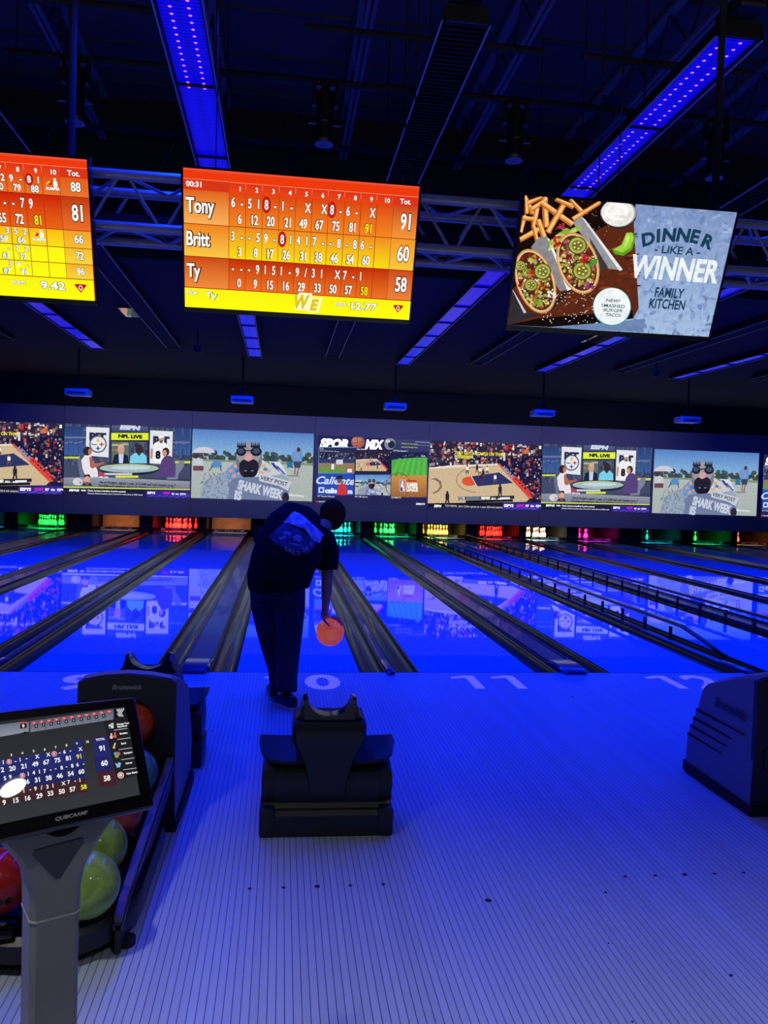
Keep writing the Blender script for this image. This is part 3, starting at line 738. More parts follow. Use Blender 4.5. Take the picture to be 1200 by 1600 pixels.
def score_tv(t, rows, heads, first, clock, foot, names):
    p = Pic(S_W, S_H, TVW); W_, H_ = S_W, S_H
    p.rect(0, 0, W_, H_, (238, 58, 12)); p.rect(0, 0, W_, 14, (250, 90, 60), (236, 55, 15))
    X = lambda f: (.19 + .07 * (f - 1)) * W_
    y0 = rows[0]['y0'] * H_
    hy = rows[0]['hy'] * H_
    for f in range(first, 11):
        p.rect(X(f) + 1.5, hy, X(f + 1) - 1.5, y0, (222, 52, 22), (235, 70, 25))
        p.line(X(f) + 2, hy, X(f + 1) - 3, hy, 2.5, (255, 150, 110)); p.line(X(f + 1) - 2, hy, X(f + 1) - 2, hy + 30, 2, (255, 150, 110))
        p.text(str(f), (X(f) + X(f + 1)) / 2 + 12, y0 - 9, 21, WHT, 'c', bold=.03, out=(60, 15, 40))
    p.rect(.888 * W_, hy, W_, y0, (222, 52, 22)); p.line(.888 * W_, hy, W_, hy, 2.5, (255, 150, 110))
    p.text('Tot.', .944 * W_, y0 - 9, 24, WHT, 'c', bold=.03, out=(60, 15, 40))
    if clock:
        p.rect(0, hy - 2, .188 * W_, y0, (215, 55, 25)); p.line(0, hy - 2, .188 * W_, hy - 2, 2.5, (255, 150, 110)); p.text(clock, 14, y0 - 14, 24, WHT, 'l', bold=.03, cond=1.05)
    for r_ in rows:
        a, c = r_['y0'] * H_, r_['y1'] * H_
        for f in range(first, 11): p.rect(X(f) + 1, a + 1.5, X(f + 1) - 1, c - 1.5, r_['c'][0], r_['c'][1])
        p.rect(.888 * W_ + 1, a + 1.5, W_, c - 1.5, r_['t'][0], r_['t'][1])
        if names:
            p.rect(0, a + 1.5, .189 * W_ - 1, c - 1.5, r_['n'][0], r_['n'][1]); score(p, 12, a + (c - a) * .66, (c - a) * .42, r_['name'], anc='l', cond=.66)
        hh = (c - a)
        for f, (l, rr, tot) in r_['f'].items():
            d = r_.get('dh', .27) * hh; yu = a + hh * .42; yl = a + hh * .90
            xl, xr, xt = X(f) + 20, X(f) + 64, X(f) + 62
            if l == 'B': bumperlogo(p, X(f) + 50, a + hh * .36, hh * .32); continue
            if l.startswith('('):
                p.ell(xl, yu - d * .5, 17 + hh * .03, d * .92, (120, 10, 5)); p.ell(xl, yu - d * .5, 15 + hh * .03, d * .84, (215, 25, 20)); l = l[1]
            if l: score(p, xl, yu, d, l, cond=r_.get('cd', .62))
            if rr: score(p, xr, yu, d, rr, cond=r_.get('cd', .62))
            if tot: score(p, xt, yl, d, tot.strip('*'), (245, 235, 30) if '*' in tot else WHT, 'r', cond=r_.get('cd', .62))
        score(p, .95 * W_, a + hh * .70, min(hh * .46, 74), r_['tot'], cond=.6 if hh > 110 else .8)
        p.line(0 if names else X(first), c, W_, c, 2.5, (90, 40, 10))
    for f in range(first, 12): p.line(X(f), y0, X(f), rows[-1]['y1'] * H_, 2, (120, 55, 15))
    a = rows[-1]['y1'] * H_
    p.rect(0, a + 2, W_, H_, (250, 245, 20), (255, 255, 15))
    foot(p, a, W_, H_); p.build('picture', t, Matrix.Identity(4), GLOW)

def F(a): return {i + 1: v for i, v in enumerate(a)}
t = tv(-.124, 'middle hanging scoreboard screen with three players, red over yellow')
OR = ((222, 70, 18), (246, 135, 35)); NM = ((224, 100, 25), (252, 178, 90))
rows = [dict(hy=.075, y0=.145, y1=.385, c=OR, t=((205, 70, 30), (248, 150, 60)), n=NM, name='Tony', tot='91',
             f=F([('6', '-', '6'), ('5', '1', '12'), ('(8', '-', '20'), ('1', '-', '21'), ('', 'X', '49'), ('', 'X', '67'), ('(8', '-', '75'), ('6', '-', '81'), ('', 'X', '91*')])),
        dict(y0=.385, y1=.62, c=((240, 140, 35), (252, 222, 20)), t=((246, 150, 40), (252, 200, 60)), n=((240, 130, 35), (252, 200, 70)), name='Britt', tot='60',
             f=F([('3', '-', '3'), ('-', '5', '8'), ('9', '-', '17'), ('(8', '1', '26'), ('4', '1', '31'), ('7', '-', '38'), ('-', '8', '46'), ('-', '8', '54'), ('6', '-', '60')])),
        dict(y0=.62, y1=.85, c=((196, 42, 8), (240, 115, 35)), t=((205, 75, 25), (240, 130, 60)), n=((205, 75, 20), (240, 140, 60)), name='Ty', tot='58',
             f=F([('-', '-', '0'), ('-', '9', '9'), ('1', '5', '15'), ('1', '-', '16'), ('9', '/', '29'), ('3', '1', '33'), ('', 'X', '50'), ('7', '-', '57'), ('1', '', '58*')]))]
def foot1(p, a, W_, H_):
    p.text('Player', 12, a + 32, 17, WHT, bold=.03, shear=.3, out=(70, 60, 30), cond=.9); p.text('Ty', 108, a + 48, 30, WHT, bold=.02, out=(70, 60, 30), cond=1.25)
    x = .53 * W_; y = a + 20
    p.poly([(x - 62, y + 62), (x - 40, y - 28), (x + 32, y - 28), (x + 10, y + 62)], (255, 252, 215)); p.poly([(x + 2, y + 72), (x + 24, y - 8), (x + 88, y - 8), (x + 66, y + 72)], (255, 250, 180))
    p.text('W', x - 22, y + 52, 66, (225, 200, 30), 'c', bold=.05, shear=.25, cond=.72); p.text('E', x + 44, y + 58, 52, (225, 200, 30), 'c', bold=.06, shear=.25, cond=.9)
    p.text('m.p.h.', .66 * W_, a + 46, 19, WHT, bold=.03, out=(70, 60, 30)); p.text('12.77', .79 * W_, a + 62, 34, WHT, 'c', bold=.03, out=(70, 60, 30), cond=1.35); qlogo(p, .945 * W_, a + 46, 28)
score_tv(t, rows, None, 1, '00:31', foot1, True)

t = tv(-1.802, 'leftmost hanging scoreboard screen with five rows, cut by the photo edge')
Y1 = ((222, 80, 22), (238, 118, 40)); YY = ((253, 245, 25), (255, 255, 20))
rows = [dict(hy=.06, y0=.13, y1=.26, c=Y1, t=((225, 95, 30), (235, 115, 45)), n=NM, name='', tot='88', dh=.34, cd=.85, f={7: ('', '2', '70'), 8: ('9', '-', '79'), 9: ('(8', '1', '88'), 10: ('B', '', '')}),
        dict(y0=.26, y1=.495, c=((205, 30, 8), (236, 100, 25)), t=((190, 60, 15), (238, 110, 40)), n=NM, name='', tot='81', f={7: ('', '-', '65'), 8: ('-', '7', '72'), 9: ('9', '', '81*')}),
        dict(y0=.495, y1=.62, c=((250, 190, 20), (253, 225, 25)), t=((245, 165, 35), (250, 190, 50)), n=NM, name='', tot='66', dh=.34, cd=.9, f={7: ('', '3', '59'), 8: ('5', '2', '66'), 9: ('B', '', '')}),
        dict(y0=.62, y1=.735, c=YY, t=((248, 190, 40), (252, 215, 60)), n=NM, name='', tot='72', dh=.34, cd=.9, f={7: ('', '-', '63'), 8: ('7', '2', '72')}),
        dict(y0=.735, y1=.845, c=YY, t=((248, 180, 40), (252, 210, 60)), n=NM, name='', tot='96', dh=.34, cd=.9, f={7: ('', '3', '87'), 8: ('9', '-', '96')})]
def foot2(p, a, W_, H_):
    p.text('m.p.h.', .665 * W_, a + 40, 19, WHT, bold=.03, out=(70, 60, 30)); p.text('9.42', .83 * W_, a + 58, 36, WHT, 'c', bold=.03, out=(70, 60, 30), cond=1.35); qlogo(p, .945 * W_, a + 46, 30)
score_tv(t, rows, None, 7, None, foot2, False)

# food advertisement
t = tv(1.655, 'rightmost hanging screen showing a taco dinner advertisement')
p = Pic(1200, 678, TVW, dz=.00008); p.clip = True
p.quad_map([(121, 50), (1145, 126), (1003, 726), (42, 672)])
rnd = random.Random(5)
p.rect(0, 0, 1250, 800, (128, 150, 196), (165, 190, 225))
for i in range(420):                       # mottled blue slate
    x, y = rnd.uniform(560, 1150), rnd.uniform(60, 740); k = rnd.uniform(-28, 26)
    p.ell(x, y, rnd.uniform(4, 26), rnd.uniform(3, 14), (135 + k, 160 + k, 206 + k * .8), 7, rnd.uniform(0, 180)); p.n -= 1
p.n += 1
p.poly([(118, 40), (655, 88), (640, 180), (500, 200), (420, 300), (60, 560), (30, 560)], (22, 12, 12))
p.poly([(40, 500), (300, 300), (520, 190), (645, 170), (668, 590), (640, 640), (500, 660), (200, 660), (40, 690)], (92, 40, 24))
for i in range(140):
    x, y = rnd.uniform(260, 660), rnd.uniform(230, 640); k = rnd.uniform(.5, 1.35)
    p.ell(x, y, rnd.uniform(6, 34), rnd.uniform(2, 7), (112 * k, 50 * k, 28 * k), 7, rnd.uniform(-25, 5)); p.n -= 1
p.n += 1
p.poly([(190, 640), (640, 600), (640, 640), (500, 660), (240, 682), (40, 700)], (20, 12, 12))
p.poly([(240, 684), (500, 660), (700, 640), (690, 705), (240, 690)], (110, 135, 180))
# fries
for x0, y0, x1, y1, w_ in ((120, 60, 160, 140, 26), (130, 90, 200, 55, 26), (215, 60, 225, 205, 30), (180, 110, 165, 190, 26), (150, 120, 225, 70, 24), (200, 85, 350, 190, 28), (310, 90, 230, 230, 28), (120, 150, 100, 230, 22), (185, 170, 215, 255, 28),
                          (95, 265, 185, 215, 28), (270, 65, 355, 105, 26), (340, 65, 395, 130, 24), (350, 165, 480, 80, 24), (110, 160, 160, 165, 22), (160, 190, 180, 270, 20), (120, 55, 130, 140, 20)):
    p.line(x0, y0, x1, y1, w_, (196, 104, 36)); p.line(x0 + 3, y0 - 3, x1 + 3, y1 - 3, w_ * .62, (240, 172, 88)); p.line(x0 + 4, y0 - 6, x1 + 4, y1 - 6, w_ * .2, (255, 214, 150))
# dip bowl
p.ell(570, 138, 88, 70, (40, 38, 42), 28); p.ell(570, 134, 86, 68, (170, 165, 165), 28); p.ell(566, 132, 80, 66, (238, 234, 228), 28); p.ell(560, 125, 58, 44, (252, 250, 246), 22); p.ell(590, 150, 16, 8, (225, 220, 212)); p.arc(570, 134, 84, 67, 4, (70, 66, 70), 20, 170)
# steel holders
p.poly([(390, 150), (590, 410), (520, 400), (430, 290), (350, 180)], (150, 150, 158)); p.poly([(390, 150), (410, 165), (590, 405), (575, 412)], (232, 232, 238)); p.poly([(430, 250), (520, 395), (470, 420)], (60, 58, 62))
p.poly([(190, 250), (230, 255), (340, 500), (290, 510), (150, 300)], (140, 138, 142)); p.poly([(225, 250), (240, 262), (345, 500), (325, 508)], (240, 240, 242))
p.poly([(58, 505), (120, 612), (200, 620), (44, 672)], (48, 46, 50)); p.poly([(58, 505), (66, 505), (130, 612), (118, 616)], (210, 210, 212)); p.poly([(300, 520), (345, 500), (250, 600), (215, 610)], (36, 30, 28))
# two tacos: shell, meat, toppings
def taco(cx, cy, rx, ry, rot, seed):
    rr = random.Random(seed); c, s_ = math.cos(R(rot)), math.sin(R(rot))
    p.ell(cx, cy, rx, ry, (196, 140, 84), 30, rot); p.ell(cx, cy, rx * .95, ry * .96, (236, 192, 134), 30, rot); p.ell(cx, cy, rx * .86, ry * .9, (86, 44, 22), 30, rot)
    pal = [(74, 32, 20), (110, 52, 30), (242, 240, 232), (250, 248, 240), (190, 40, 34), (150, 28, 40), (118, 150, 40), (170, 190, 70), (238, 206, 92), (90, 40, 26), (200, 90, 110), (228, 220, 200), (196, 176, 60)]
    for i in range(330):
        a, q = rr.uniform(0, 2 * PI), math.sqrt(rr.random()) * .82
        ex, ey = rx * q * math.cos(a), ry * q * math.sin(a)
        k = rr.uniform(.8, 1.1); col = rr.choice(pal); sz = rr.uniform(2.5, 8) if sum(col) > 600 else rr.uniform(4, 13)
        p.ell(cx + ex * c - ey * s_, cy + ex * s_ + ey * c, sz, sz * rr.uniform(.5, 1), tuple(v * k for v in col), 7, rr.uniform(0, 180)); p.n -= 1
    p.n += 1
def jal(x, y, r_):
    p.ell(x, y, r_, r_ * .95, (70, 78, 22), 20); p.ell(x, y, r_ * .86, r_ * .82, (176, 178, 84), 20); p.ell(x + 1, y, r_ * .6, r_ * .56, (116, 112, 36), 16)
    for i in range(5): p.ell(x + r_ * .36 * math.cos(i * 1.26), y + r_ * .34 * math.sin(i * 1.26), r_ * .13, r_ * .1, (232, 222, 158), 8)
for x, y in ((330, 225), (300, 235), (280, 260), (360, 215), (260, 290)): p.ell(x, y, 36, 13, (150, 175, 60), 10, rnd.uniform(-50, 40)); p.ell(x - 10, y + 8, 24, 8, (206, 214, 120), 9, rnd.uniform(-50, 40))
taco(375, 375, 98, 152, -18, 3); taco(172, 462, 92, 160, -18, 8)
for x, y, r_ in ((372, 290, 46), (395, 412, 48), (100, 388, 26), (205, 415, 42), (150, 480, 32)): jal(x, y, r_)
for x, y, c_ in ((275, 262, (200, 36, 30)), (405, 360, (196, 30, 34)), (440, 372, (70, 150, 60)), (292, 198, (170, 40, 60)), (150, 430, (196, 40, 36)), (250, 520, (240, 236, 230)), (205, 545, (150, 185, 60)), (180, 565, (120, 160, 50)), (430, 485, (150, 60, 130)), (270, 290, (180, 30, 30))):
    for i in range(6): p.ell(x + rnd.uniform(-16, 16), y + rnd.uniform(-14, 14), rnd.uniform(6, 16), rnd.uniform(3, 8), c_, 7, rnd.uniform(0, 180))
for i in range(90): p.ell(rnd.uniform(180, 480), rnd.uniform(500, 660), rnd.uniform(1.5, 4), rnd.uniform(1.5, 3.5), (235, 220, 205), 6); p.n -= 1
for i in range(50): p.ell(rnd.uniform(240, 520), rnd.uniform(70, 240), rnd.uniform(1.5, 3.5), rnd.uniform(1.5, 3), (225, 150, 110), 6); p.n -= 1
p.n += 1
# lime wedge
p.poly([(612, 225), (640, 228), (648, 260), (630, 310), (590, 338), (550, 330), (535, 308), (580, 290)], (92, 160, 30)); p.poly([(604, 228), (632, 226), (640, 256), (622, 300), (588, 322), (542, 308), (582, 284)], (158, 212, 60)); p.poly([(608, 236), (622, 240), (612, 286), (590, 304), (598, 270)], (196, 232, 110))
# badge
p.ell(535, 582, 91, 92, (60, 160, 160), 36); p.ell(535, 580, 88, 88, (240, 248, 250), 36)
INK = (34, 44, 62)
for s_, y, w_ in (('NEW!', 560, 70), ('SMASHED', 585, 122), ('BURGER', 606, 100), ('TACOS', 628, 80)): p.text(s_, 540, y, 15, INK, 'c', bold=.012, width=w_, rot=0)
# words
NAVY = (28, 62, 88)
L0 = [('D', 713, 280, -16), ('I', 757, 266, -8), ('N', 806, 262, -2), ('N', 872, 262, 4), ('E', 926, 268, 9), ('R', 985, 292, 17)]
for c_, x, y, ro in L0: p.text(c_, x, y + 4, 56, NAVY, 'c', bold=.045, cond=1.12, rot=ro - 2)
p.text('- LIKE A -', 846, 328, 34, NAVY, 'c', bold=.02, width=235)
PALE = (236, 244, 246)
p.text('WINNER', 828, 450, 100, PALE, 'c', bold=.035, width=462, shear=.03)
p.text('FAMILY', 806, 536, 44, NAVY, 'c', bold=.025, width=152); p.text('KITCHEN', 795, 590, 44, NAVY, 'c', bold=.025, width=188)
p.build('picture', t, Matrix.Identity(4), GLOW_AD)

# ------------------------------------------------------------------ pictures thrown on the back wall
def art_basket(p, mini=False):
    rr = random.Random(11)
    p.rect(590, 90, 1180, 470, (42, 38, 62))
    p.crowd(600, 108, 1170, 240, 60 if mini else 520, [(200, 70, 60), (230, 220, 225), (60, 50, 90), (150, 110, 110), (30, 26, 50), (90, 80, 120), (200, 150, 120), (240, 240, 240)], 4, 13, 2)
    p.poly([(930, 200), (1180, 180), (1180, 470), (1100, 400)], (26, 26, 62))
    p.crowd(985, 190, 1165, 400, 30 if mini else 230, [(200, 70, 60), (220, 210, 215), (50, 46, 90), (150, 110, 110), (24, 22, 50)], 4, 12, 4)
    p.poly([(603, 236), (700, 226), (935, 219), (1100, 395), (1085, 412), (598, 406)], (206, 182, 146)); p.poly([(603, 236), (700, 226), (935, 219), (942, 226), (603, 242)], (232, 222, 205))
    p.poly([(808, 280), (945, 262), (1016, 316), (836, 329)], (46, 52, 104)); p.ell(800, 303, 38, 23, (222, 84, 52), 24); p.poly([(808, 280), (945, 262), (1016, 316), (836, 329)], (46, 52, 104)); p.line(808, 280, 836, 329, 3, (235, 230, 225))
    p.arc(840, 296, 104, 62, 3, (120, 96, 80), 95, 285, 20)
    p.poly([(612, 290), (640, 285), (662, 300), (668, 330), (650, 352), (625, 362), (622, 356), (645, 345), (658, 325), (650, 305), (634, 295)], (130, 110, 92))
    p.poly([(935, 219), (948, 219), (1118, 392), (1100, 398)], (218, 84, 66)); p.text('NEXUS', 985, 268, 16, (150, 160, 200), 'c', rot=44, width=70, bold=.03); p.text('KECUUSK', 1054, 342, 22, (226, 62, 56), 'c', rot=43, width=118, bold=.06)
    for x, y, c1, c2, s_ in ((788, 245, (240, 240, 240), (60, 40, 40), 1), (836, 240, (40, 36, 70), (120, 70, 50), 1), (850, 252, (235, 235, 240), (130, 80, 60), 1), (866, 268, (40, 36, 70), (90, 60, 50), 1.1), (886, 248, (236, 234, 236), (110, 70, 60), 1), (925, 290, (236, 234, 240), (110, 80, 70), 1.1), (858, 290, (44, 40, 80), (80, 56, 50), 1), (950, 350, (44, 40, 46), (60, 44, 40), 1.5), (692, 380, (40, 40, 46), (60, 44, 40), 1.5), (872, 205, (220, 80, 60), (60, 40, 40), .8)):
        p.ell(x, y - 16 * s_, 4 * s_, 5 * s_, c2, 8); p.rect(x - 6 * s_, y - 12 * s_, x + 6 * s_, y + 4 * s_, c1); p.poly([(x - 5 * s_, y + 4 * s_), (x + 5 * s_, y + 4 * s_), (x + 7 * s_, y + 22 * s_), (x + 3 * s_, y + 22 * s_), (x, y + 8 * s_), (x - 4 * s_, y + 22 * s_), (x - 8 * s_, y + 22 * s_)], c2)
    p.rect(965, 165, 975, 205, (220, 215, 220)); p.rect(975, 128, 990, 155, (206, 40, 50)); p.rect(1068, 150, 1090, 170, (226, 110, 60))
    if mini: return
    p.text('THEY GOT A COUPLE ON THAT', 728, 172, 13, (236, 224, 60), width=232, bold=.04); p.text('POSSESSION.', 728, 190, 13, (236, 224, 60), width=90, bold=.04)
    p.rect(738, 379, 1022, 395, (36, 38, 56)); p.rect(738, 381, 775, 393, (220, 222, 230)); p.text('ESPN', 742, 391, 8, (30, 30, 40), bold=.05); p.rect(780, 381, 850, 393, (100, 120, 150)); p.rect(855, 381, 900, 393, (215, 220, 225)); p.rect(950, 386, 1000, 397, (230, 232, 236)); p.rect(780, 397, 1015, 409, (24, 22, 36)); p.text('43   41   3RD   4:43', 860, 393, 8, WHT, bold=.04)
    p.rect(600, 410, 965, 430, (22, 22, 44)); p.text('ESPN', 628, 425, 10, WHT, bold=.06, shear=.2); p.text("TOP NEWS:  John Collins agrees to 1-year, $3.6 mil extension", 680, 425, 9, (225, 226, 235), width=280)
    p.rect(962, 418, 1165, 456, (58, 40, 150)); p.text('ESPYS', 970, 434, 12, WHT, bold=.05, shear=.1); p.rect(1035, 424, 1072, 437, (180, 40, 190)); p.text('8|7  abc  ESPN+', 1080, 436, 9, WHT, bold=.04)
    for i in range(5): p.line(962 + i * 38, 455, 1000 + i * 42, 440, 4, (110, 90, 230))
BASK_Q = [(612, 108), (1165, 128), (1157, 458), (598, 425)]

def art_nfl(p):
    rr = random.Random(7)
    p.rect(380, 70, 1170, 540, (58, 64, 92))
    for x in range(388, 1160, 11):
        for y in range(80, 330, 26):
            if 660 < x < 905: continue
            k = rr.uniform(.7, 1.25); p.rect(x, y + rr.uniform(-6, 6), x + 10, y + 24, (70 * k, 78 * k, 108 * k)); p.n -= 1
    p.n += 1
    for x0, x1 in ((388, 440), (446, 500), (1060, 1100), (1110, 1150)): p.rect(x0, 100, x1, 270, (40, 66, 126), (60, 96, 160)); p.line(x0, 200, x1, 190, 5, (110, 130, 170)); p.line((x0 + x1) / 2, 100, (x0 + x1) / 2, 270, 4, (60, 66, 90))
    p.rect(388, 280, 482, 291, (206, 216, 60)); p.rect(1040, 304, 1152, 318, (206, 216, 60)); p.rect(388, 160, 520, 172, (104, 116, 150)); p.rect(1045, 188, 1150, 198, (104, 116, 150))
    p.poly([(520, 102), (660, 108), (656, 284), (518, 272)], (226, 228, 236)); p.poly([(908, 122), (1046, 128), (1040, 326), (904, 318)], (226, 228, 236))
    p.text('PIT', 590, 182, 44, (44, 48, 80), 'c', bold=.07, width=104); p.text('PIT', 976, 206, 48, (44, 48, 80), 'c', bold=.07, width=104)
    p.ell(592, 205, 53, 52, (64, 70, 84), 30); p.ell(592, 205, 48, 47, (150, 156, 168), 30); p.ell(592, 205, 43, 42, (232, 234, 240), 30)
    def star(x, y, r_, c_):
        q = []
        for i in range(8):
            a = i * PI / 4; k = r_ if i % 2 == 0 else r_ * .34; q.append((x + k * math.cos(a), y + k * math.sin(a)))
        p.poly(q, c_)
    star(592, 182, 19, (226, 190, 60)); star(614, 206, 19, (206, 40, 52)); star(592, 230, 19, (40, 84, 170)); p.text('Steelers', 552, 210, 9, (30, 34, 50), width=36, bold=.04)
    p.rect(666, 88, 906, 326, (40, 46, 66)); p.rect(674, 92, 896, 132, (86, 96, 134), (60, 70, 110)); p.text('ESPN', 786, 118, 24, (206, 214, 232), 'c', bold=.08, width=130, shear=.15)
    p.rect(672, 138, 898, 180, (224, 240, 58)); p.text('NFL LIVE', 788, 168, 20, (30, 34, 50), 'c', bold=.07, width=150)
    p.rect(674, 190, 780, 318, (96, 110, 104)); p.rect(676, 205, 715, 215, (190, 190, 140)); p.rect(735, 200, 778, 210, (170, 180, 150)); p.rect(676, 235, 710, 246, (150, 120, 90)); p.poly([(680, 318), (690, 272), (714, 262), (750, 262), (774, 274), (780, 318)], (34, 36, 62)); p.poly([(718, 262), (748, 262), (744, 318), (720, 318)], (190, 212, 236)); p.ell(732, 236, 21, 31, (206, 156, 136), 18); p.ell(732, 218, 18, 14, (216, 170, 150), 14)
    p.rect(784, 190, 890, 318, (76, 84, 110)); p.crowd(786, 192, 888, 314, 24, [(60, 66, 90), (100, 108, 134)], 8, 26, 9); p.poly([(784, 318), (790, 276), (818, 256), (862, 256), (886, 276), (890, 318)], (122, 206, 232)); p.ell(842, 236, 22, 30, (56, 42, 46), 18); p.poly([(826, 258), (856, 258), (842, 276)], (70, 54, 56))
    p.poly([(920, 220), (936, 198), (968, 188), (1000, 196), (1024, 222), (1020, 300), (930, 312)], (238, 240, 244)); p.ell(976, 176, 15, 20, (190, 146, 124), 16); p.poly([(958, 170), (964, 154), (990, 152), (996, 166)], (240, 242, 246)); p.ell(976, 190, 11, 8, (110, 82, 70), 10); p.text('8', 956, 288, 44, (30, 30, 44), 'c', bold=.07, cond=.9); p.line(920, 230, 916, 290, 14, (190, 146, 124))
    p.poly([(388, 330), (1150, 330), (1150, 405), (388, 405)], (66, 74, 104)); p.ell(782, 356, 178, 34, (34, 40, 58), 30); p.ell(782, 348, 178, 26, (206, 218, 110), 30); p.ell(782, 350, 172, 24, (162, 184, 190), 30); p.ell(790, 344, 120, 12, (196, 214, 216), 24); p.rect(700, 390, 838, 404, (210, 222, 70)); p.rect(628, 376, 800, 388, (200, 206, 214))
    p.poly([(466, 290), (484, 290), (512, 396), (486, 402)], (104, 112, 136)); p.poly([(492, 300), (512, 272), (548, 272), (568, 310), (590, 360), (596, 402), (520, 402), (500, 350)], (230, 226, 232)); p.ell(528, 246, 24, 27, (56, 36, 44), 16); p.ell(544, 250, 12, 19, (190, 122, 104), 14); p.poly([(540, 280), (556, 284), (572, 322), (632, 310), (632, 320), (560, 350), (545, 340)], (178, 100, 84)); p.poly([(592, 368), (630, 376), (642, 400), (600, 402)], (170, 70, 90))
    p.poly([(1062, 330), (1090, 300), (1118, 300), (1112, 340), (1080, 380), (1076, 412), (1010, 414), (1010, 402), (1060, 396)], (122, 130, 150)); p.poly([(978, 300), (996, 276), (1030, 272), (1058, 296), (1064, 350), (1060, 400), (960, 400), (950, 380), (974, 372), (964, 350)], (88, 66, 124)); p.ell(1004, 250, 22, 26, (66, 46, 46), 16); p.ell(996, 258, 14, 20, (202, 150, 130), 14)
    p.poly([(386, 404), (600, 400), (1152, 424), (1152, 470), (386, 458)], (150, 156, 170), (112, 118, 134)); p.ell(472, 428, 30, 22, (206, 210, 216), 18); star(488, 432, 10, (206, 40, 52)); star(474, 422, 8, (226, 190, 60)); p.poly([(500, 452), (512, 426), (545, 426), (560, 452)], (44, 44, 64)); p.ell(528, 416, 19, 30, (212, 160, 140), 18); p.poly([(508, 404), (512, 386), (544, 384), (549, 404), (528, 394)], (60, 42, 40)); p.ell(528, 436, 13, 8, (120, 84, 74), 12)
    p.text('NFL LIVE', 602, 405, 10, (226, 228, 236), width=56, bold=.06); p.text('Aaron Rodgers, signed 1-year, $13.65M deal with Steelers June 7', 602, 436, 15, (28, 30, 42), width=476, bold=.03, shear=.15, rot=1.0); p.text('Rookies and veterans report to Steelers training camp July 23', 600, 456, 15, (28, 30, 42), width=470, bold=.03, shear=.15, rot=1.0)
    p.poly([(386, 456), (1152, 470), (1152, 476), (386, 463)], (214, 226, 66)); p.poly([(386, 463), (1152, 476), (1152, 530), (386, 512)], (30, 30, 66)); p.text('ESPN2', 420, 483, 12, WHT, width=62, bold=.06, shear=.2); p.text('WNBA', 492, 483, 9, WHT, width=32, bold=.05); p.text('Clark, Ionescu headline 3-point contest', 532, 484, 10, (232, 232, 240), width=236, bold=.04); p.text("Liberty's Sabrina Ionescu sets a record for made shots in 2023 event", 532, 500, 9, (222, 222, 236), width=342, bold=.02)
    p.poly([(884, 478), (1152, 484), (1152, 530), (884, 522)], (54, 38, 146)); p.text('ESPYS', 894, 498, 13, WHT, width=48, bold=.05); p.rect(988, 486, 1030, 500, (176, 40, 190)); p.text('8|7  abc  ESPN+', 1040, 502, 10, WHT, width=92, bold=.04)
    for i in range(6): p.line(890 + i * 42, 522, 930 + i * 44, 506, 4, (106, 90, 226))
NFL_Q = [(388, 82), (1158, 110), (1148, 524), (386, 504)]

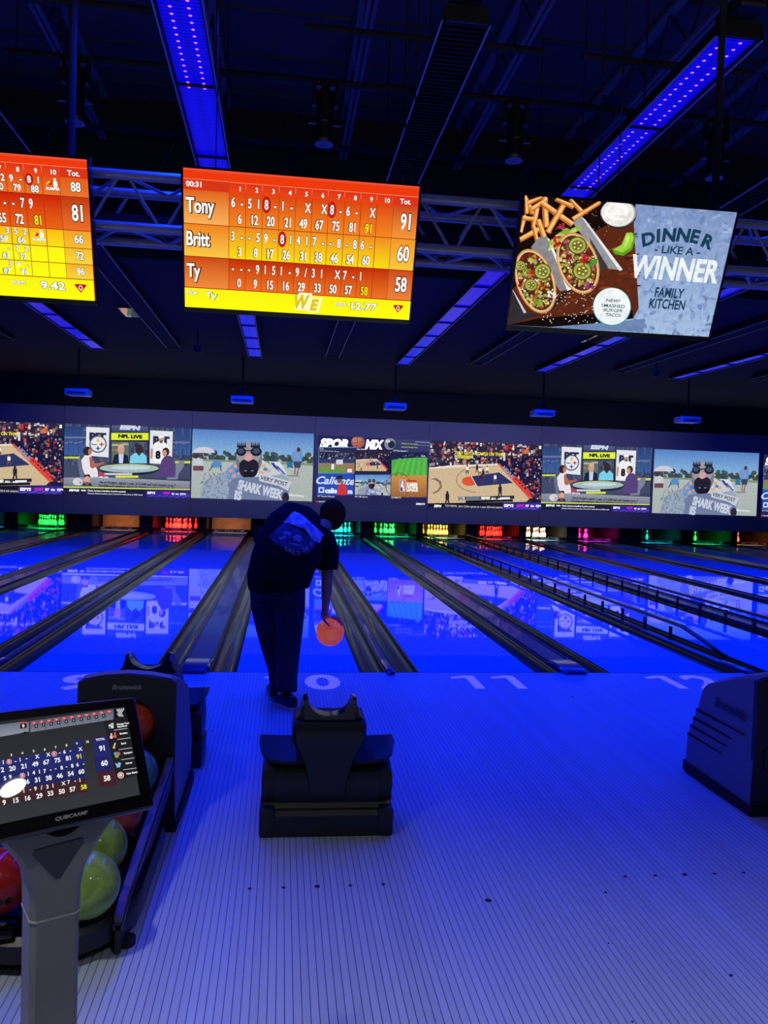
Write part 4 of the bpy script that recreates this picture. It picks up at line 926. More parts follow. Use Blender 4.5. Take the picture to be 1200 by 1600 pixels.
def art_beach(p):
    rr = random.Random(21)
    p.rect(20, 60, 790, 240, (84, 128, 196), (140, 184, 222)); p.rect(20, 240, 790, 540, (176, 186, 186), (168, 178, 174))
    for i in range(90): x = rr.uniform(30, 775); p.ell(x, 236 + rr.uniform(-26, 22) + .03 * x, rr.uniform(10, 26), rr.uniform(8, 20), tuple(v * rr.uniform(.7, 1.15) for v in (66, 82, 84)), 8); p.n -= 1
    p.n += 1
    p.poly([(20, 258), (790, 284), (790, 300), (20, 268)], (130, 146, 120))
    for i in range(60): p.ell(rr.uniform(40, 770), rr.uniform(300, 510), rr.uniform(8, 40), rr.uniform(2, 6), tuple(v * rr.uniform(.93, 1.06) for v in (172, 182, 178)), 8); p.n -= 1
    p.n += 1
    p.ell(105, 222, 68, 36, (206, 200, 214), 20, 0, 180, 360); p.line(100, 220, 108, 262, 4, (150, 150, 160)); p.poly([(40, 262), (64, 246), (100, 262), (104, 300), (40, 300)], (196, 200, 210)); p.ell(60, 244, 12, 13, (66, 52, 52), 10); p.rect(40, 300, 104, 330, (110, 70, 84)); p.poly([(150, 290), (170, 268), (210, 268), (216, 310), (150, 312)], (86, 140, 196)); p.ell(190, 248, 12, 15, (84, 60, 56), 10); p.line(158, 300, 140, 330, 6, (80, 66, 66)); p.line(206, 300, 212, 332, 6, (80, 66, 66))
    p.poly([(500, 272), (570, 278), (612, 350), (580, 356), (520, 300)], (214, 218, 230)); p.poly([(510, 280), (530, 280), (580, 350), (566, 354)], (50, 66, 140)); p.poly([(540, 300), (556, 300), (604, 348), (594, 352)], (80, 90, 160)); p.poly([(610, 272), (640, 274), (650, 316), (612, 314)], (40, 120, 150)); p.line(620, 312, 690, 330, 5, (200, 206, 214))
    p.poly([(640, 216), (664, 206), (700, 206), (708, 240), (698, 276), (648, 276), (636, 250)], (104, 150, 208)); p.ell(681, 202, 11, 14, (70, 50, 46), 12); p.poly([(650, 274), (698, 274), (692, 312), (656, 312)], (56, 70, 104)); p.line(662, 310, 658, 352, 9, (150, 104, 92)); p.line(682, 310, 672, 356, 9, (150, 104, 92)); p.line(668, 216, 674, 262, 6, (190, 140, 120)); p.ell(650, 360, 40, 4, (120, 126, 130), 12)
    p.poly([(240, 330), (290, 280), (330, 262), (460, 262), (520, 300), (590, 350), (640, 400), (620, 470), (600, 515), (80, 515), (100, 400)], (150, 164, 186)); p.poly([(240, 330), (290, 285), (330, 268), (350, 330), (345, 400), (250, 380)], (104, 150, 206)); p.poly([(460, 262), (520, 300), (580, 350), (450, 372), (400, 380)], (196, 204, 206))
    for x, y, c_ in ((270, 330, (220, 150, 110)), (300, 300, (226, 160, 120)), (290, 360, (226, 150, 116)), (325, 345, (216, 150, 116)), (470, 300, (226, 170, 120)), (500, 330, (214, 170, 130)), (455, 340, (226, 170, 130)), (310, 330, (70, 120, 196)), (480, 320, (70, 130, 200))): p.ell(x, y, 15, 11, c_, 7)
    for i in range(150): a = rr.uniform(0, 6.28); p.line(100 + rr.uniform(0, 190), 350 + rr.uniform(0, 150), 105 + rr.uniform(0, 190), 352 + rr.uniform(0, 150), 0.1, (150, 164, 186)); p.n -= 1
    p.n += 1
    for i in range(260): x, y = rr.uniform(95, 300), rr.uniform(340, 505); k = rr.uniform(.6, 1.15); p.line(x, y, x + rr.uniform(-12, 12), y + rr.uniform(4, 16), 4, (146 * k, 160 * k, 182 * k)); p.n -= 1
    p.n += 1
    p.ell(380, 260, 80, 100, (116, 118, 130), 26); p.ell(378, 322, 58, 56, (40, 38, 56), 22); p.ell(378, 228, 74, 66, (150, 152, 160), 24); p.ell(380, 300, 60, 46, (34, 32, 50), 20)
    for x0, s_ in ((332, 1), (416, 1)):
        for i in range(5): p.poly([(x0 - 26 + i * 11, 190), (x0 - 20 + i * 11, 150 + (i % 2) * 8), (x0 - 12 + i * 11, 190)], (30, 30, 44))
    p.ell(332, 214, 30, 27, (30, 32, 48), 18); p.ell(424, 214, 34, 28, (30, 32, 48), 18); p.ell(330, 210, 20, 16, (66, 76, 104), 14); p.ell(424, 210, 22, 17, (66, 76, 104), 14); p.line(356, 208, 396, 208, 7, (30, 32, 48)); p.poly([(362, 226), (396, 228), (402, 262), (376, 274), (352, 262)], (214, 156, 158)); p.ell(384, 344, 40, 26, (28, 26, 42), 16); p.ell(360, 330, 10, 4, (120, 120, 136)); p.ell(400, 330, 10, 4, (120, 120, 136))
    p.poly([(254, 500), (262, 400), (300, 372), (445, 366), (640, 398), (606, 520), (250, 516)], (112, 124, 158)); p.poly([(440, 364), (470, 352), (642, 396), (618, 450), (560, 420), (445, 392)], (196, 202, 212))
    p.text('VERY POST', 530, 402, 24, (50, 54, 80), 'c', bold=.02, rot=13, width=175); p.text('SHARK WEEK', 446, 470, 54, (196, 204, 222), 'c', bold=.06, rot=12, width=290, shear=-.05); p.text('IS', 312, 512, 50, (196, 204, 222), 'c', bold=.06, rot=8, width=46)
    p.ell(604, 490, 22, 30, (40, 40, 58), 14); p.text('discovery', 670, 484, 14, (226, 232, 236), 'c', bold=.04, rot=3, width=100)
BEACH_Q = [(36, 77), (774, 106), (764, 514), (28, 494)]

def art_mix(p):
    p.rect(40, 80, 640, 450, (36, 37, 84))
    p.rect(420, 108, 600, 205, (60, 66, 110), (40, 42, 92)); p.line(520, 120, 590, 125, 3, (150, 156, 190)); p.line(520, 135, 590, 140, 3, (110, 118, 160)); p.text('Watch your live sports', 452, 132, 7, (200, 214, 110), width=80); p.text('channel lineup here', 452, 148, 7, (200, 214, 110), width=80)
    p.text('SPOR', 60, 148, 40, WHT, bold=.07, shear=.2, width=140); p.text('MIX', 276, 153, 40, WHT, bold=.07, shear=.2, width=92)
    p.ell(242, 122, 32, 29, (166, 98, 84), 22); p.ell(236, 116, 22, 18, (190, 122, 104), 16); p.line(212, 128, 272, 120, 2, (60, 40, 50)); p.arc(210, 120, 30, 40, 2, (60, 40, 50), -50, 50, 10); p.ell(396, 130, 27, 30, (130, 136, 156), 18); p.ell(404, 134, 17, 18, (40, 42, 66), 14); p.ell(386, 118, 12, 8, (196, 200, 212), 10)
    p.rect(55, 146, 232, 272, (96, 130, 180)); p.rect(58, 150, 229, 268, (40, 44, 80)); p.text('PCN', 62, 158, 6, (220, 226, 240)); p.text('2025 MLB All-Star Game', 62, 167, 6, (190, 206, 236), width=90); p.crowd(58, 172, 229, 218, 140, [(120, 120, 140), (60, 60, 90), (180, 170, 170), (36, 36, 60)], 3, 8, 3); p.rect(58, 204, 229, 222, (46, 62, 110)); p.rect(58, 222, 229, 268, (150, 120, 96)); p.poly([(58, 240), (229, 246), (229, 268), (58, 268)], (104, 150, 72)); p.ell(124, 222, 6, 7, (90, 60, 50)); p.rect(118, 226, 131, 252, (226, 230, 238)); p.rect(140, 206, 172, 228, (210, 214, 226)); p.rect(188, 246, 222, 268, (210, 60, 60)); p.rect(194, 250, 216, 266, (228, 230, 236))
    sx, sy, ox, oy, mp = p.sx, p.sy, p.ox, p.oy, p.map
    def sub(art, x, y, w_, h_, q, **k):
        x0, y0 = q[0][0], q[0][1]; p.sx = w_ / (q[1][0] - x0); p.sy = h_ / (q[3][1] - y0); p.ox = x - x0 * p.sx; p.oy = y - y0 * p.sy
        art(p, **k); p.sx, p.sy, p.ox, p.oy = sx, sy, ox, oy
    p.rect(232, 158, 404, 270, (36, 37, 84))
    sub(lambda q_, **k: art_basket(q_, True), 236, 168, 165, 97, [(612, 108), (1160, 108), (1160, 425), (612, 425)])
    p.rect(228, 150, 234, 275, (36, 37, 84)); p.rect(403, 160, 406, 380, (36, 37, 84)); p.text('206 ESPN', 236, 159, 6, WHT, width=44)
    p.rect(405, 172, 580, 286, (30, 34, 70)); p.crowd(405, 178, 580, 208, 40, [(60, 62, 110), (90, 96, 140)], 4, 10, 6); p.poly([(405, 208), (500, 198), (580, 196), (580, 284), (405, 278)], (78, 172, 70))
    for i in range(6): p.poly([(405 + i * 30, 282), (420 + i * 30, 282), (452 + i * 24, 200), (440 + i * 24, 200)], (92, 188, 80)) if 452 + i * 24 < 580 else None
    p.text('219 Fox Sports 1', 412, 166, 7, WHT, width=70); p.text('45:00', 550, 192, 6, WHT)
    p.rect(53, 272, 229, 374, (40, 78, 176)); p.text('Caliente', 140, 322, 34, (200, 214, 244), 'c', bold=.03, shear=.35, width=186); p.rect(60, 336, 86, 362, (214, 224, 244)); p.rect(66, 342, 80, 356, (40, 78, 176)); p.text('calie', 90, 362, 22, (226, 232, 246), bold=.06, width=58); p.text('m', 198, 366, 20, (226, 232, 246), bold=.06); p.poly([(148, 372), (152, 330), (166, 318), (184, 322), (194, 340), (194, 374)], (206, 52, 60)); p.ell(158, 302, 13, 17, (126, 84, 72), 12); p.poly([(142, 300), (146, 282), (170, 282), (174, 296)], (30, 34, 66))
    sub(lambda q_, **k: art_beach(q_), 232, 278, 170, 98, [(28, 77), (774, 77), (774, 510), (28, 510)])
    p.poly([(229, 372), (406, 378), (406, 440), (229, 440)], (36, 37, 84)); p.rect(403, 160, 406, 400, (36, 37, 84)); p.rect(226, 270, 232, 380, (36, 37, 84)); p.rect(226, 272, 405, 278, (36, 37, 84))
    p.rect(406, 282, 579, 386, (206, 144, 74), (150, 96, 62)); p.arc(440, 330, 60, 60, 3, (120, 74, 50), 0, 360, 20); p.rect(448, 303, 474, 358, (238, 238, 240)); p.rect(450, 305, 461, 356, (60, 60, 130)); p.rect(461, 305, 472, 356, (200, 60, 60)); p.poly([(456, 308), (464, 308), (466, 330), (470, 354), (463, 354), (460, 336), (455, 340), (453, 334)], (240, 240, 242)); p.text('SUMMER', 508, 338, 20, (244, 238, 232), 'c', bold=.06, width=56, shear=-.05); p.text('LEAGUE', 508, 358, 18, (244, 238, 232), 'c', bold=.06, width=56); p.rect(482, 304, 530, 312, (200, 60, 60))
    p.text('217 Tennis Channel', 55, 381, 7, WHT, width=80); p.text('221 CBS Sports', 232, 384, 7, WHT, width=62); p.text('216 NBA TV', 408, 390, 7, WHT, width=46); p.ell(54, 403, 4, 4, (230, 60, 70)); p.text('Scoreboards', 62, 406, 7, WHT, width=44); p.text('DIRECTV', 528, 422, 8, WHT, width=44, bold=.05)
MIX_Q = [(52, 92), (600, 112), (594, 430), (50, 410)]

ARTS = {'basket': (art_basket, BASK_Q), 'nfl': (art_nfl, NFL_Q), 'beach': (art_beach, BEACH_Q), 'mix': (art_mix, MIX_Q)}
done = {}
def projected(kind, x0, x1, z0, z1, label):
    name = 'projected_picture'
    if kind in done and kind != 'mix_':
        o = done[kind].copy(); COL.objects.link(o); o.location = ((x0 + x1) / 2, 17.597, (z0 + z1) / 2)
    else:
        art, q = ARTS[kind]; W_, H_ = 720.0, 720.0 * (z1 - z0) / (x1 - x0)
        p = Pic(W_, H_, x1 - x0, dz=.0001); p.clip = True; p.quad_map(q); art(p)
        o = p.build(name, None, Matrix(((1, 0, 0, 0), (0, 0, -1, 0), (0, 1, 0, 0), (0, 0, 0, 1))), GLOW_P)
        o.location = ((x0 + x1) / 2, 17.597, (z0 + z1) / 2); done[kind] = o
    tag(o, label, 'projected picture', 'pictures on the back wall')
GLOW_P = grainy(glow_mat('projected_light', 1.0), 14, .92, 1.1)
for k, x0, x1, z0, z1, l in (('basket', -10.28, -6.63, 1.06, 3.14, 'basketball game picture on the back wall, cut by the left edge'), ('nfl', -6.60, -2.95, 1.06, 3.16, 'sports studio picture on the back wall, left of the bowler'),
                             ('beach', -2.91, .73, 1.075, 3.15, 'beach picture with furry newspaper reader, left of the bowler\'s head'), ('mix', .86, 4.40, 1.03, 3.10, 'dark sports channel grid picture above the bowler\'s head'),
                             ('basket', 4.37, 7.96, 1.00, 3.08, 'basketball game picture right of the channel grid picture'), ('nfl', 8.00, 11.67, 1.04, 3.12, 'sports studio picture second from the right edge'),
                             ('beach', 11.69, 15.45, 1.02, 3.10, 'beach picture with furry newspaper reader, far right of the wall'), ('mix', 15.55, 19.1, 1.0, 3.06, 'channel grid picture cut by the right edge of the photo')):
    projected(k, x0, x1, z0, z1, l)

# ------------------------------------------------------------------ ball returns
M_HOOD = mat('hood_plastic', (122, 122, 132), 0.45)
M_HOODF = mat('hood_front', (24, 24, 27), 0.4)
M_TRIM = mat('rack_rail', (70, 60, 84), 0.3, coat=0.4)
HW = .225
def hood_profile():
    return [(0, .05), (.0, .71), (.008, .745), (.03, .757), (.10, .738), (.25, .69), (.38, .64), (.46, .60), (.505, .56), (.53, .48), (.548, .405), (.565, .40), (.576, .347), (.592, .342), (.604, .292), (.618, .287), (.630, .237), (.645, .232), (.665, .05)]
def ball_return(x, y, label, left):
    t = thing('ball_return', label, 'ball return', (x, y, 0), 0, 'ball returns')
    pr = hood_profile(); rings = []
    for u in (-1, -.93, -.5, 0, .5, .93, 1):
        row = []
        for (yy, z) in pr:
            k = (1 - .06 * max(0, z - .55) / .2) * (1 + .06 * math.sin(min(1, z / .5) * PI) * .5)
            zz = z - (.03 * u * u * (z / .77) if z > .5 else 0) - (.012 if abs(u) == 1 and z > .6 else 0)
            row.append((u * HW * k, yy, zz))
        rings.append(row)
    b = B(); ring_loft(b, rings, True, True); bmesh.ops.delete(b, geom=[f for f in b.faces if all(v.co.y < .009 for v in f.verts)], context='FACES'); obj('hood', b, M_HOOD, t, True, angle=25)
    # front panel with the round ball door
    def outer(a):
        c, s_ = math.cos(a), math.sin(a); hw, zt, zb, zc = HW * .985, .742, .04, .50
        best = 9
        if abs(c) > 1e-6: best = min(best, hw / abs(c))
        if s_ > 1e-6: best = min(best, (zt - zc) / s_)
        if s_ < -1e-6: best = min(best, (zb - zc) / s_)
        px, pz = best * c, zc + best * s_
        if pz > .6: pz = min(pz, .742 - .035 * (px / HW) ** 2)
        return px, pz
    n = 48; b = B(); cz = .50; rad = .132
    an = [2 * PI * i / n for i in range(n)]
    an += [math.atan2(.235, HW * .985), PI - math.atan2(.235, HW * .985), PI + math.atan2(.46, HW * .985), 2 * PI - math.atan2(.46, HW * .985)]; an = sorted(set(an))
    o_ = [(outer(a)[0], -.012, outer(a)[1]) for a in an]; i_ = [(rad * math.cos(a), -.012, cz + rad * math.sin(a)) for a in an]
    i2 = [(rad * .96 * math.cos(a), .33, cz + rad * .96 * math.sin(a)) for a in an]; o2 = [(p_[0], .02, p_[2]) for p_ in o_]
    ring_loft(b, [o2, o_, i_, i2], False, True); obj('front_panel', b, M_HOODF, t, True, angle=30)
    b = B(); text_bm(b, 'Brunswick', Matrix.Translation((0, -.0135, .675)) @ Matrix(((1, 0, 0, 0), (0, 0, 1, 0), (0, 1, 0, 0), (0, 0, 0, 1))), .021, bold=.03, shear=.22, width=.135)
    obj('front_lettering', b, M_LET, t)
    # raised lettering on the left flank
    b = B(); Ms = Matrix(((0, 0, -1, -HW * 1.022), (-1, 0, 0, .22), (0, 1, 0, .475), (0, 0, 0, 1)))
    text_bm(b, 'Brunswick', Ms, .052, bold=.03, shear=.15, width=.30); obj('side_lettering', b, mat('side_letter', (38, 34, 60), .5), t)
    for i, (z, y0_, y1_) in enumerate(((.40, .08, .562), (.342, .20, .589), (.287, .24, .616), (.232, .28, .642))):
        b = B(); xx = -HW * (1 + .03 * math.sin(min(1, z / .5) * PI))
        ring_loft(b, [[(xx - .0055, y1_, z - .008), (xx - .0055, y1_, z + .006), (xx + .01, y1_, z + .006), (xx + .01, y1_, z - .008)], [(xx - .0005, y0_, z - .002), (xx - .0005, y0_, z + .001), (xx + .01, y0_, z + .001), (xx + .01, y0_, z - .002)]])
        obj('flank_rib', b, M_RUB, t)
    # black skirt at the floor
    b = B(); prism(b, [(-.235, -.02), (.235, -.02), (.245, .3), (.25, .62), (.225, .70), (-.225, .70), (-.25, .62), (-.245, .3)], 'z', 0.0, .055); obj('floor_skirt', b, M_RUB, t)
    b = B(); box(b, (0, -.012, .30), (.34, .02, .12), .01); obj('lower_panel', b, M_BLACKG, t)
    # the rack for the waiting balls
    b = B(); pts = []
    for a in range(0, 181, 12): pts.append((-.34 * math.cos(R(a)) - .0, -.80 - .31 * math.sin(R(a))))
    outl = [(-.22, -.02)] + [(-.34, -.25)] + pts + [(.34, -.25), (.22, -.02)]
    if left:
        sh = lambda k, z, dx=0: [((p_[0] - .125) * k + dx, (p_[1] + .4) * k - .4, z) for p_ in outl]
        ring_loft(b, [sh(.93, .02), sh(1.0, .05), sh(1.0, .11), sh(.97, .13), sh(.90, .115)]); obj('rack_base', b, M_BLACK, t, True, angle=30)
        # dished tray carrying the balls
        b = B(); sh2 = lambda k, z0: [((p_[0] - .125) * k, (p_[1] + .4) * k - .4, z0 + .10 * (1 + (p_[1] + .4) / .8)) for p_ in outl]
        ring_loft(b, [sh2(.84, .10), sh2(.88, .15), sh2(.80, .15), sh2(.70, .13)]); obj('tray', b, M_BLACKG, t, True, angle=30)
        # side rails
        for sx, cx, cn in ((1, .205, .165), (-1, -.455, -.42)):
            def rail(dz, hw, hh):
                rs = []
                for yy, z in ((-.03, .335), (-.3, .285), (-.7, .205), (-.93, .15), (-1.0, .12)):
                    x_ = cx + (cn - cx) * (-yy); z += dz
                    rs.append([(x_ - hw, yy, z - hh), (x_ + hw, yy, z - hh), (x_ + hw, yy, z + hh), (x_ - hw, yy, z + hh)])
                b = B(); ring_loft(b, rs); return b
            obj('side_rail', rail(.012, .013, .012), M_TRIM, t, True, angle=30); obj('rail_trim', rail(-.022, .016, .007), M_TRIM, t)
            obj('rail_panel', rail(-.055, .010, .055), M_BLACK, t)
        # control pad and small lamp at the near end
        b = B(); box(b, (-.30, -1.06, .145), (.30, .10, .02), .006)
        for i in range(4): box(b, (-.42 + .08 * i, -1.06, .157), (.05, .05, .006))
        obj('button_pad', b, M_BLACKG, t)
        b = B(); bx(b, -.205, -.185, -1.07, -1.05, .1605, .162); bx(b, -.2, -.19, -1.065, -1.055, .162, .1625); obj('button_mark', b, M_WHITE, t)
        b = B(); box(b, (-.30, -1.118, .085), (.05, .012, .010), .003); obj('amber_lamp', b, mat('amber_lamp', (255, 140, 60), .4, emit=(1, .35, .08), es=1.2), t)
        b = B(); cyl(b, (.178, -.925, 0), (.178, -.925, .022), .036, n=16); cyl(b, (.178, -.925, .022), (.178, -.925, .028), .012, n=10); obj('floor_foot', b, M_RUB, t)
    return t
ball_return(-.875, -3.15, 'ball return with dark front and round ball door, at the left', True)
ball_return(2.50, -3.13, 'ball return with blue-lit louvred flank at the right photo edge', False)

# balls in the left rack
def ball_mat(name, a, c): return noisy(name, a, c, 7.0, 0.2, coat=.22, distort=2.2, spec=.15)
M_HOLE = mat('finger_hole', (8, 8, 8), .8)
def bowl(loc, mt, label, rot=(0, 0, 0), r=.108, letter=False, group='balls in the left ball return'):
    t = thing('bowling_ball', label, 'bowling ball', loc, 0, group); t.rotation_euler = rot
    b = B(); ball(b, (0, 0, 0), r, 40, 24); obj('shell', b, mt, t, True, angle=180)
    for a, e in ((0, 0), (16, 0), (8, -34)):
        d = Vector((math.sin(R(a)) * math.cos(R(e)), -math.cos(R(a)) * math.cos(R(e)), math.sin(R(e))))
        b = B(); cyl(b, d * (r - .02), d * (r + .0006), .013, n=14); obj('finger_hole', b, M_HOLE, t)
    return t
bowl((-.845, -3.085, .50), ball_mat('ball_red', (190, 50, 36), (206, 76, 50)), 'dark red bowling ball sitting in the round ball door', (.4, .2, 1.2), r=.1085)
bowl((-.80, -3.42, .375), ball_mat('ball_blue', (50, 96, 96), (76, 136, 130)), 'blue-teal bowling ball just below the ball door', (.1, 0, 2.4))
bowl((-.815, -3.70, .325), ball_mat('ball_brick', (140, 44, 44), (170, 70, 60)), 'brick red bowling ball between the blue and green balls', (.2, 0, 2.8))
g1 = bowl((-.83, -3.935, .29), ball_mat('ball_green', (86, 120, 52), (130, 158, 66)), 'green swirled bowling ball farther from the console post', (.2, .3, 2.2))
g2 = bowl((-.81, -4.165, .262), ball_mat('ball_lime', (110, 146, 66), (140, 172, 84)), 'pale green bowling ball with finger hole beside the console post', (.5, 0, -.62))
b = B(); Mt = Matrix.Rotation(R(168), 4, 'Z')
vv, ff = text_geo('Brunswick', .02, 0); vs_ = []
for a_, b_ in vv:
    th, ph = R(-70 + (a_ * 12)), R(-24 + b_ * 9); r_ = .1087
    vs_.append(b.verts.new((r_ * math.cos(ph) * math.sin(th + R(38)), -r_ * math.cos(ph) * math.cos(th + R(38)), r_ * math.sin(ph))))
for f in ff:
    try: b.faces.new([vs_[i] for i in f])
    except ValueError: pass
obj('lettering', b, mat('ball_letter', (190, 200, 150), .5), g2)
bowl((-1.105, -4.17, .285), ball_mat('ball_crimson', (132, 22, 26), (150, 34, 32)), 'crimson bowling ball at the left photo edge beside the post', (.2, .1, .4))

# ------------------------------------------------------------------ children's ball ramps
M_RAMP = mat('ramp_plastic', (27, 30, 33), 0.42)
def ramp(loc, rz, label):
    t = thing('ball_ramp', label, 'ball ramp', loc, rz, "children's ball ramps")
    def blk(prof, hw, bm, bev=.0):
        prism(bm, prof, 'x', -hw, hw)
    b = B(); blk([(0, .006), (.0, .10), (.012, .122), (.03, .132), (.30, .132), (.30, .006)], .300, b)
    for sx in (-1, 1): box(b, (sx * .278, .15, .068), (.075, .315, .138), .016)
    obj('rear_foot', b, M_RAMP, t, True, angle=25)
    b = B(); prof = [(.02, .13), (.035, .15), (.015, .19), (.005, .24), (.02, .30), (.07, .335), (.18, .345), (.30, .33), (.33, .24), (.30, .13)]
    blk(prof, .245, b)
    for sx in (-1, 1):
        rs = [[(sx * x, y_ * .9 + .02, .238 + (z - .238) * k) for y_, z in prof] for x, k in ((.235, 1.04), (.285, 1.04), (.302, .92), (.308, .62))]
        ring_loft(b, rs)
    obj('belly', b, M_RAMP, t, True, angle=30)
    for sx in (-1, 1):                       # flared side wings
        b = B(); rs = []
        for x, y0_, z0_, z1_ in ((.10, .02, .335, .40), (.20, .015, .335, .40), (.275, .02, .345, .402), (.31, .06, .365, .404), (.328, .15, .39, .406)):
            rs.append([(sx * x, y0_ + .01, z0_), (sx * x, y0_, z0_ + .02), (sx * x, .25, z1_), (sx * x, .275, z1_ - .004), (sx * x, .28, z0_)])
        ring_loft(b, rs); obj('side_wing', b, M_RAMP, t, True, angle=30)
    b = B(); rs = []                          # tapering back of the chute
    for z, hw, y0 in ((.20, .085, .0), (.29, .10, -.012), (.37, .125, -.02), (.45, .165, -.03), (.47, .172, -.035), (.535, .172, -.03), (.55, .165, -.02)):
        rs.append([(-hw, y0 + .02, z), (-hw * .9, y0, z), (hw * .9, y0, z), (hw, y0 + .02, z), (hw, .22, z), (-hw, .22, z)])
    ring_loft(b, rs); obj('chute_back', b, M_RAMP, t, True, angle=30)
    def usec(y, hw, zt, zr, zo, n=12):        # U shaped channel section
        ins = [(-hw * .98 * math.cos(PI * i / n), zt - (zt - zr) * math.sin(PI * i / n)) for i in range(n + 1)]
        return [(p_[0], y, p_[1]) for p_ in ins] + [(hw + .018, y, zt - .01), (hw + .012, y, zo), (-hw - .012, y, zo), (-hw - .018, y, zt - .01)]
    b = B(); ring_loft(b, [usec(.0, .105, .655, .572, .53), usec(.03, .108, .66, .570, .53), usec(.12, .108, .65, .56, .52)]); obj('cradle', b, M_BLACKG, t, True, angle=35)
    for sx in (-1, 1):
        b = B(); prism(b, [(sx * .118, .53), (sx * .118, .625), (sx * .132, .612), (sx * .138, .575), (sx * .160, .55), (sx * .165, .52)], 'y', .02, .16)
        obj('cradle_cheek', b, M_RAMP, t, True, angle=25)
    b = B(); ring_loft(b, [usec(.12, .108, .65, .56, .50), usec(.5, .108, .47, .38, .32), usec(.95, .108, .20, .115, .06), usec(1.2, .108, .10, .03, .004)]); obj('chute', b, M_RAMP, t, True, angle=35)
    for sx in (-1, 1):
        b = B(); ring_loft(b, [[(sx * x, y_, z) for x, z in ((.10, z0), (.15, z0), (.15, 0.0), (.10, 0.0))] for y_, z0 in ((.72, .22), (.95, .09))]); obj('front_leg', b, M_RAMP, t)
    return t
ramp((.062, -3.26, 0), R(-1), "black plastic ball ramp standing on the floor in the middle, behind the bowler")
ramp((-.92, -2.33, 0), R(0), 'black plastic ball ramp standing behind the left ball return')

# ------------------------------------------------------------------ scoring console in the foreground
T0 = Vector((-.535, -4.908, 1.115)); U_ = Vector((.762, .643, -.076)).normalized(); V_ = Vector((-.255, .406, .878)); V_ = (V_ - U_ * V_.dot(U_)).normalized(); N_ = U_.cross(V_)
t = thing('scoring_console', 'touchscreen scoring console on a grey post, lower left foreground', 'scoring console', (-.70, -5.02, 0))
def MM(du, dv, dn=0.0):
    mm_ = Matrix.Identity(4)
    for i in range(3): mm_[i][0], mm_[i][1], mm_[i][2] = U_[i], V_[i], N_[i]
    mm_.translation = T0 + U_ * du + V_ * dv + N_ * dn - Vector((-.70, -5.02, 0)); return mm_
MW, MH = .452, .272
b = B(); box(b, (0, 0, -.02), (MW, MH, .038), .010, seg=3); b.transform(MM(-MW / 2, -MH / 2)); obj('monitor', b, mat('monitor_black', (15, 15, 18), .16), t, True, angle=30)
b = B(); box(b, (0, -.02, -.06), (.20, .16, .05), .015); b.transform(MM(-MW / 2, -MH / 2)); obj('monitor_back', b, M_BLACK, t, True, angle=30)
SWm, SHm = .378, .212
p = Pic(755.0, 424.0, SWm, dz=.00002)
mw = lambda u, v: ((u + .036 + SWm) / SWm * 755, (-.025 - v) / .2105 * 424)
p.quad_map([(905, 212), (1010, 840), (0, 1065), (0, 340)], [mw(-.036, -.025), mw(-.034, -.2355), mw(-.358, -.239), mw(-.335, -.032)]); p.ts = .70
mp = p.map
p.map = None; p.rect(0, 0, 755, 424, (36, 38, 42), (50, 52, 56)); p.map = mp
p.poly([(-70, 350), (170, 318), (208, 322), (206, 392), (-70, 440)], (110, 118, 134), (150, 156, 170)); p.poly([(215, 316), (830, 228), (822, 300), (214, 398)], (92, 100, 116)); p.poly([(820, 228), (905, 214), (918, 288), (826, 300)], (10, 10, 12))
for i in range(4):
    for j in range(4 - i): p.ell(848 + j * 15 + i * 7, 236 + i * 11 - j * 2, 5, 8, (220, 222, 228), 8)
for i in range(3): p.line(846 + i * 16, 262 + i * 2, 866 + i * 12, 284, 8, (200, 202, 208))
for i in range(11):
    x, y = 222 + i * 54.3, 318 - i * 8.05; g = 100 + (i % 2) * 14
    p.poly([(x, y), (x + 48, y - 7), (x + 50, y + 68), (x, y + 76)], (84, 92, 108), (124, 132, 150)); p.ell(x + 22, y + 12, 18, 11, (226, 60, 66), 12); p.text('CHNGLRDWYPT'[i], x + 16, y + 17, 11, WHT, bold=.04) if False else p.rect(x + 14, y + 7, x + 30, y + 14, (240, 190, 196))
    if i < 10: p.poly([(x + 26, y + 22), (x + 48, y + 18), (x + 49, y + 44), (x + 27, y + 48)], (16, 16, 20)); p.rect(x + 34, y + 28, x + 41, y + 38, (200, 202, 210))
p.poly([(142, 326), (188, 319), (190, 366), (142, 372)], (20, 18, 20)); p.poly([(142, 326), (188, 319), (189, 332), (142, 338)], (226, 60, 66)); p.text('0', 158, 362, 18, WHT, bold=.05)
p.line(150, 404, 196, 398, 6, (16, 16, 18)); p.ell(182, 398, 16, 6, (16, 16, 18), 12)
BL1, BR1 = (30, 38, 112), (62, 30, 36)
def quad(x0, x1, ytop, h0, c1):
    sl = lambda x: ytop - x * .152
    p.poly([(x0, sl(x0)), (x1, sl(x1)), (x1 + h0 * .11, sl(x1) + h0), (x0 + h0 * .11, sl(x0) + h0)], c1)
quad(-70, 593, 598, 112, BL1); quad(-66, 604, 708, 110, (26, 32, 98)); quad(-60, 612, 815, 100, BR1); quad(520, 588, 542, 44, BL1)
quad(668, 780, 542, 34, BL1); quad(672, 786, 578, 100, BL1); quad(680, 798, 684, 108, (26, 32, 104)); quad(698, 822, 792, 104, (70, 26, 32))
for i in range(8):
    for y_, hh in ((598, 110), (708, 110)): quad(38 + i * 79 + (y_ - 598) * .1, 40.5 + i * 79 + (y_ - 598) * .1, y_, hh, (50, 58, 150))
def tx(s_, x, y, h, c_=WHT, anc='c', bd=.03): p.text(s_, x, y, h, c_, anc, bold=bd)
for s_, x, y in (('3', 78, 568), ('4', 158, 554), ('5', 240, 540), ('6', 320, 528), ('7', 400, 513), ('8', 478, 499), ('9', 553, 486), ('10', 630, 473)): tx(s_, x, y, 14)
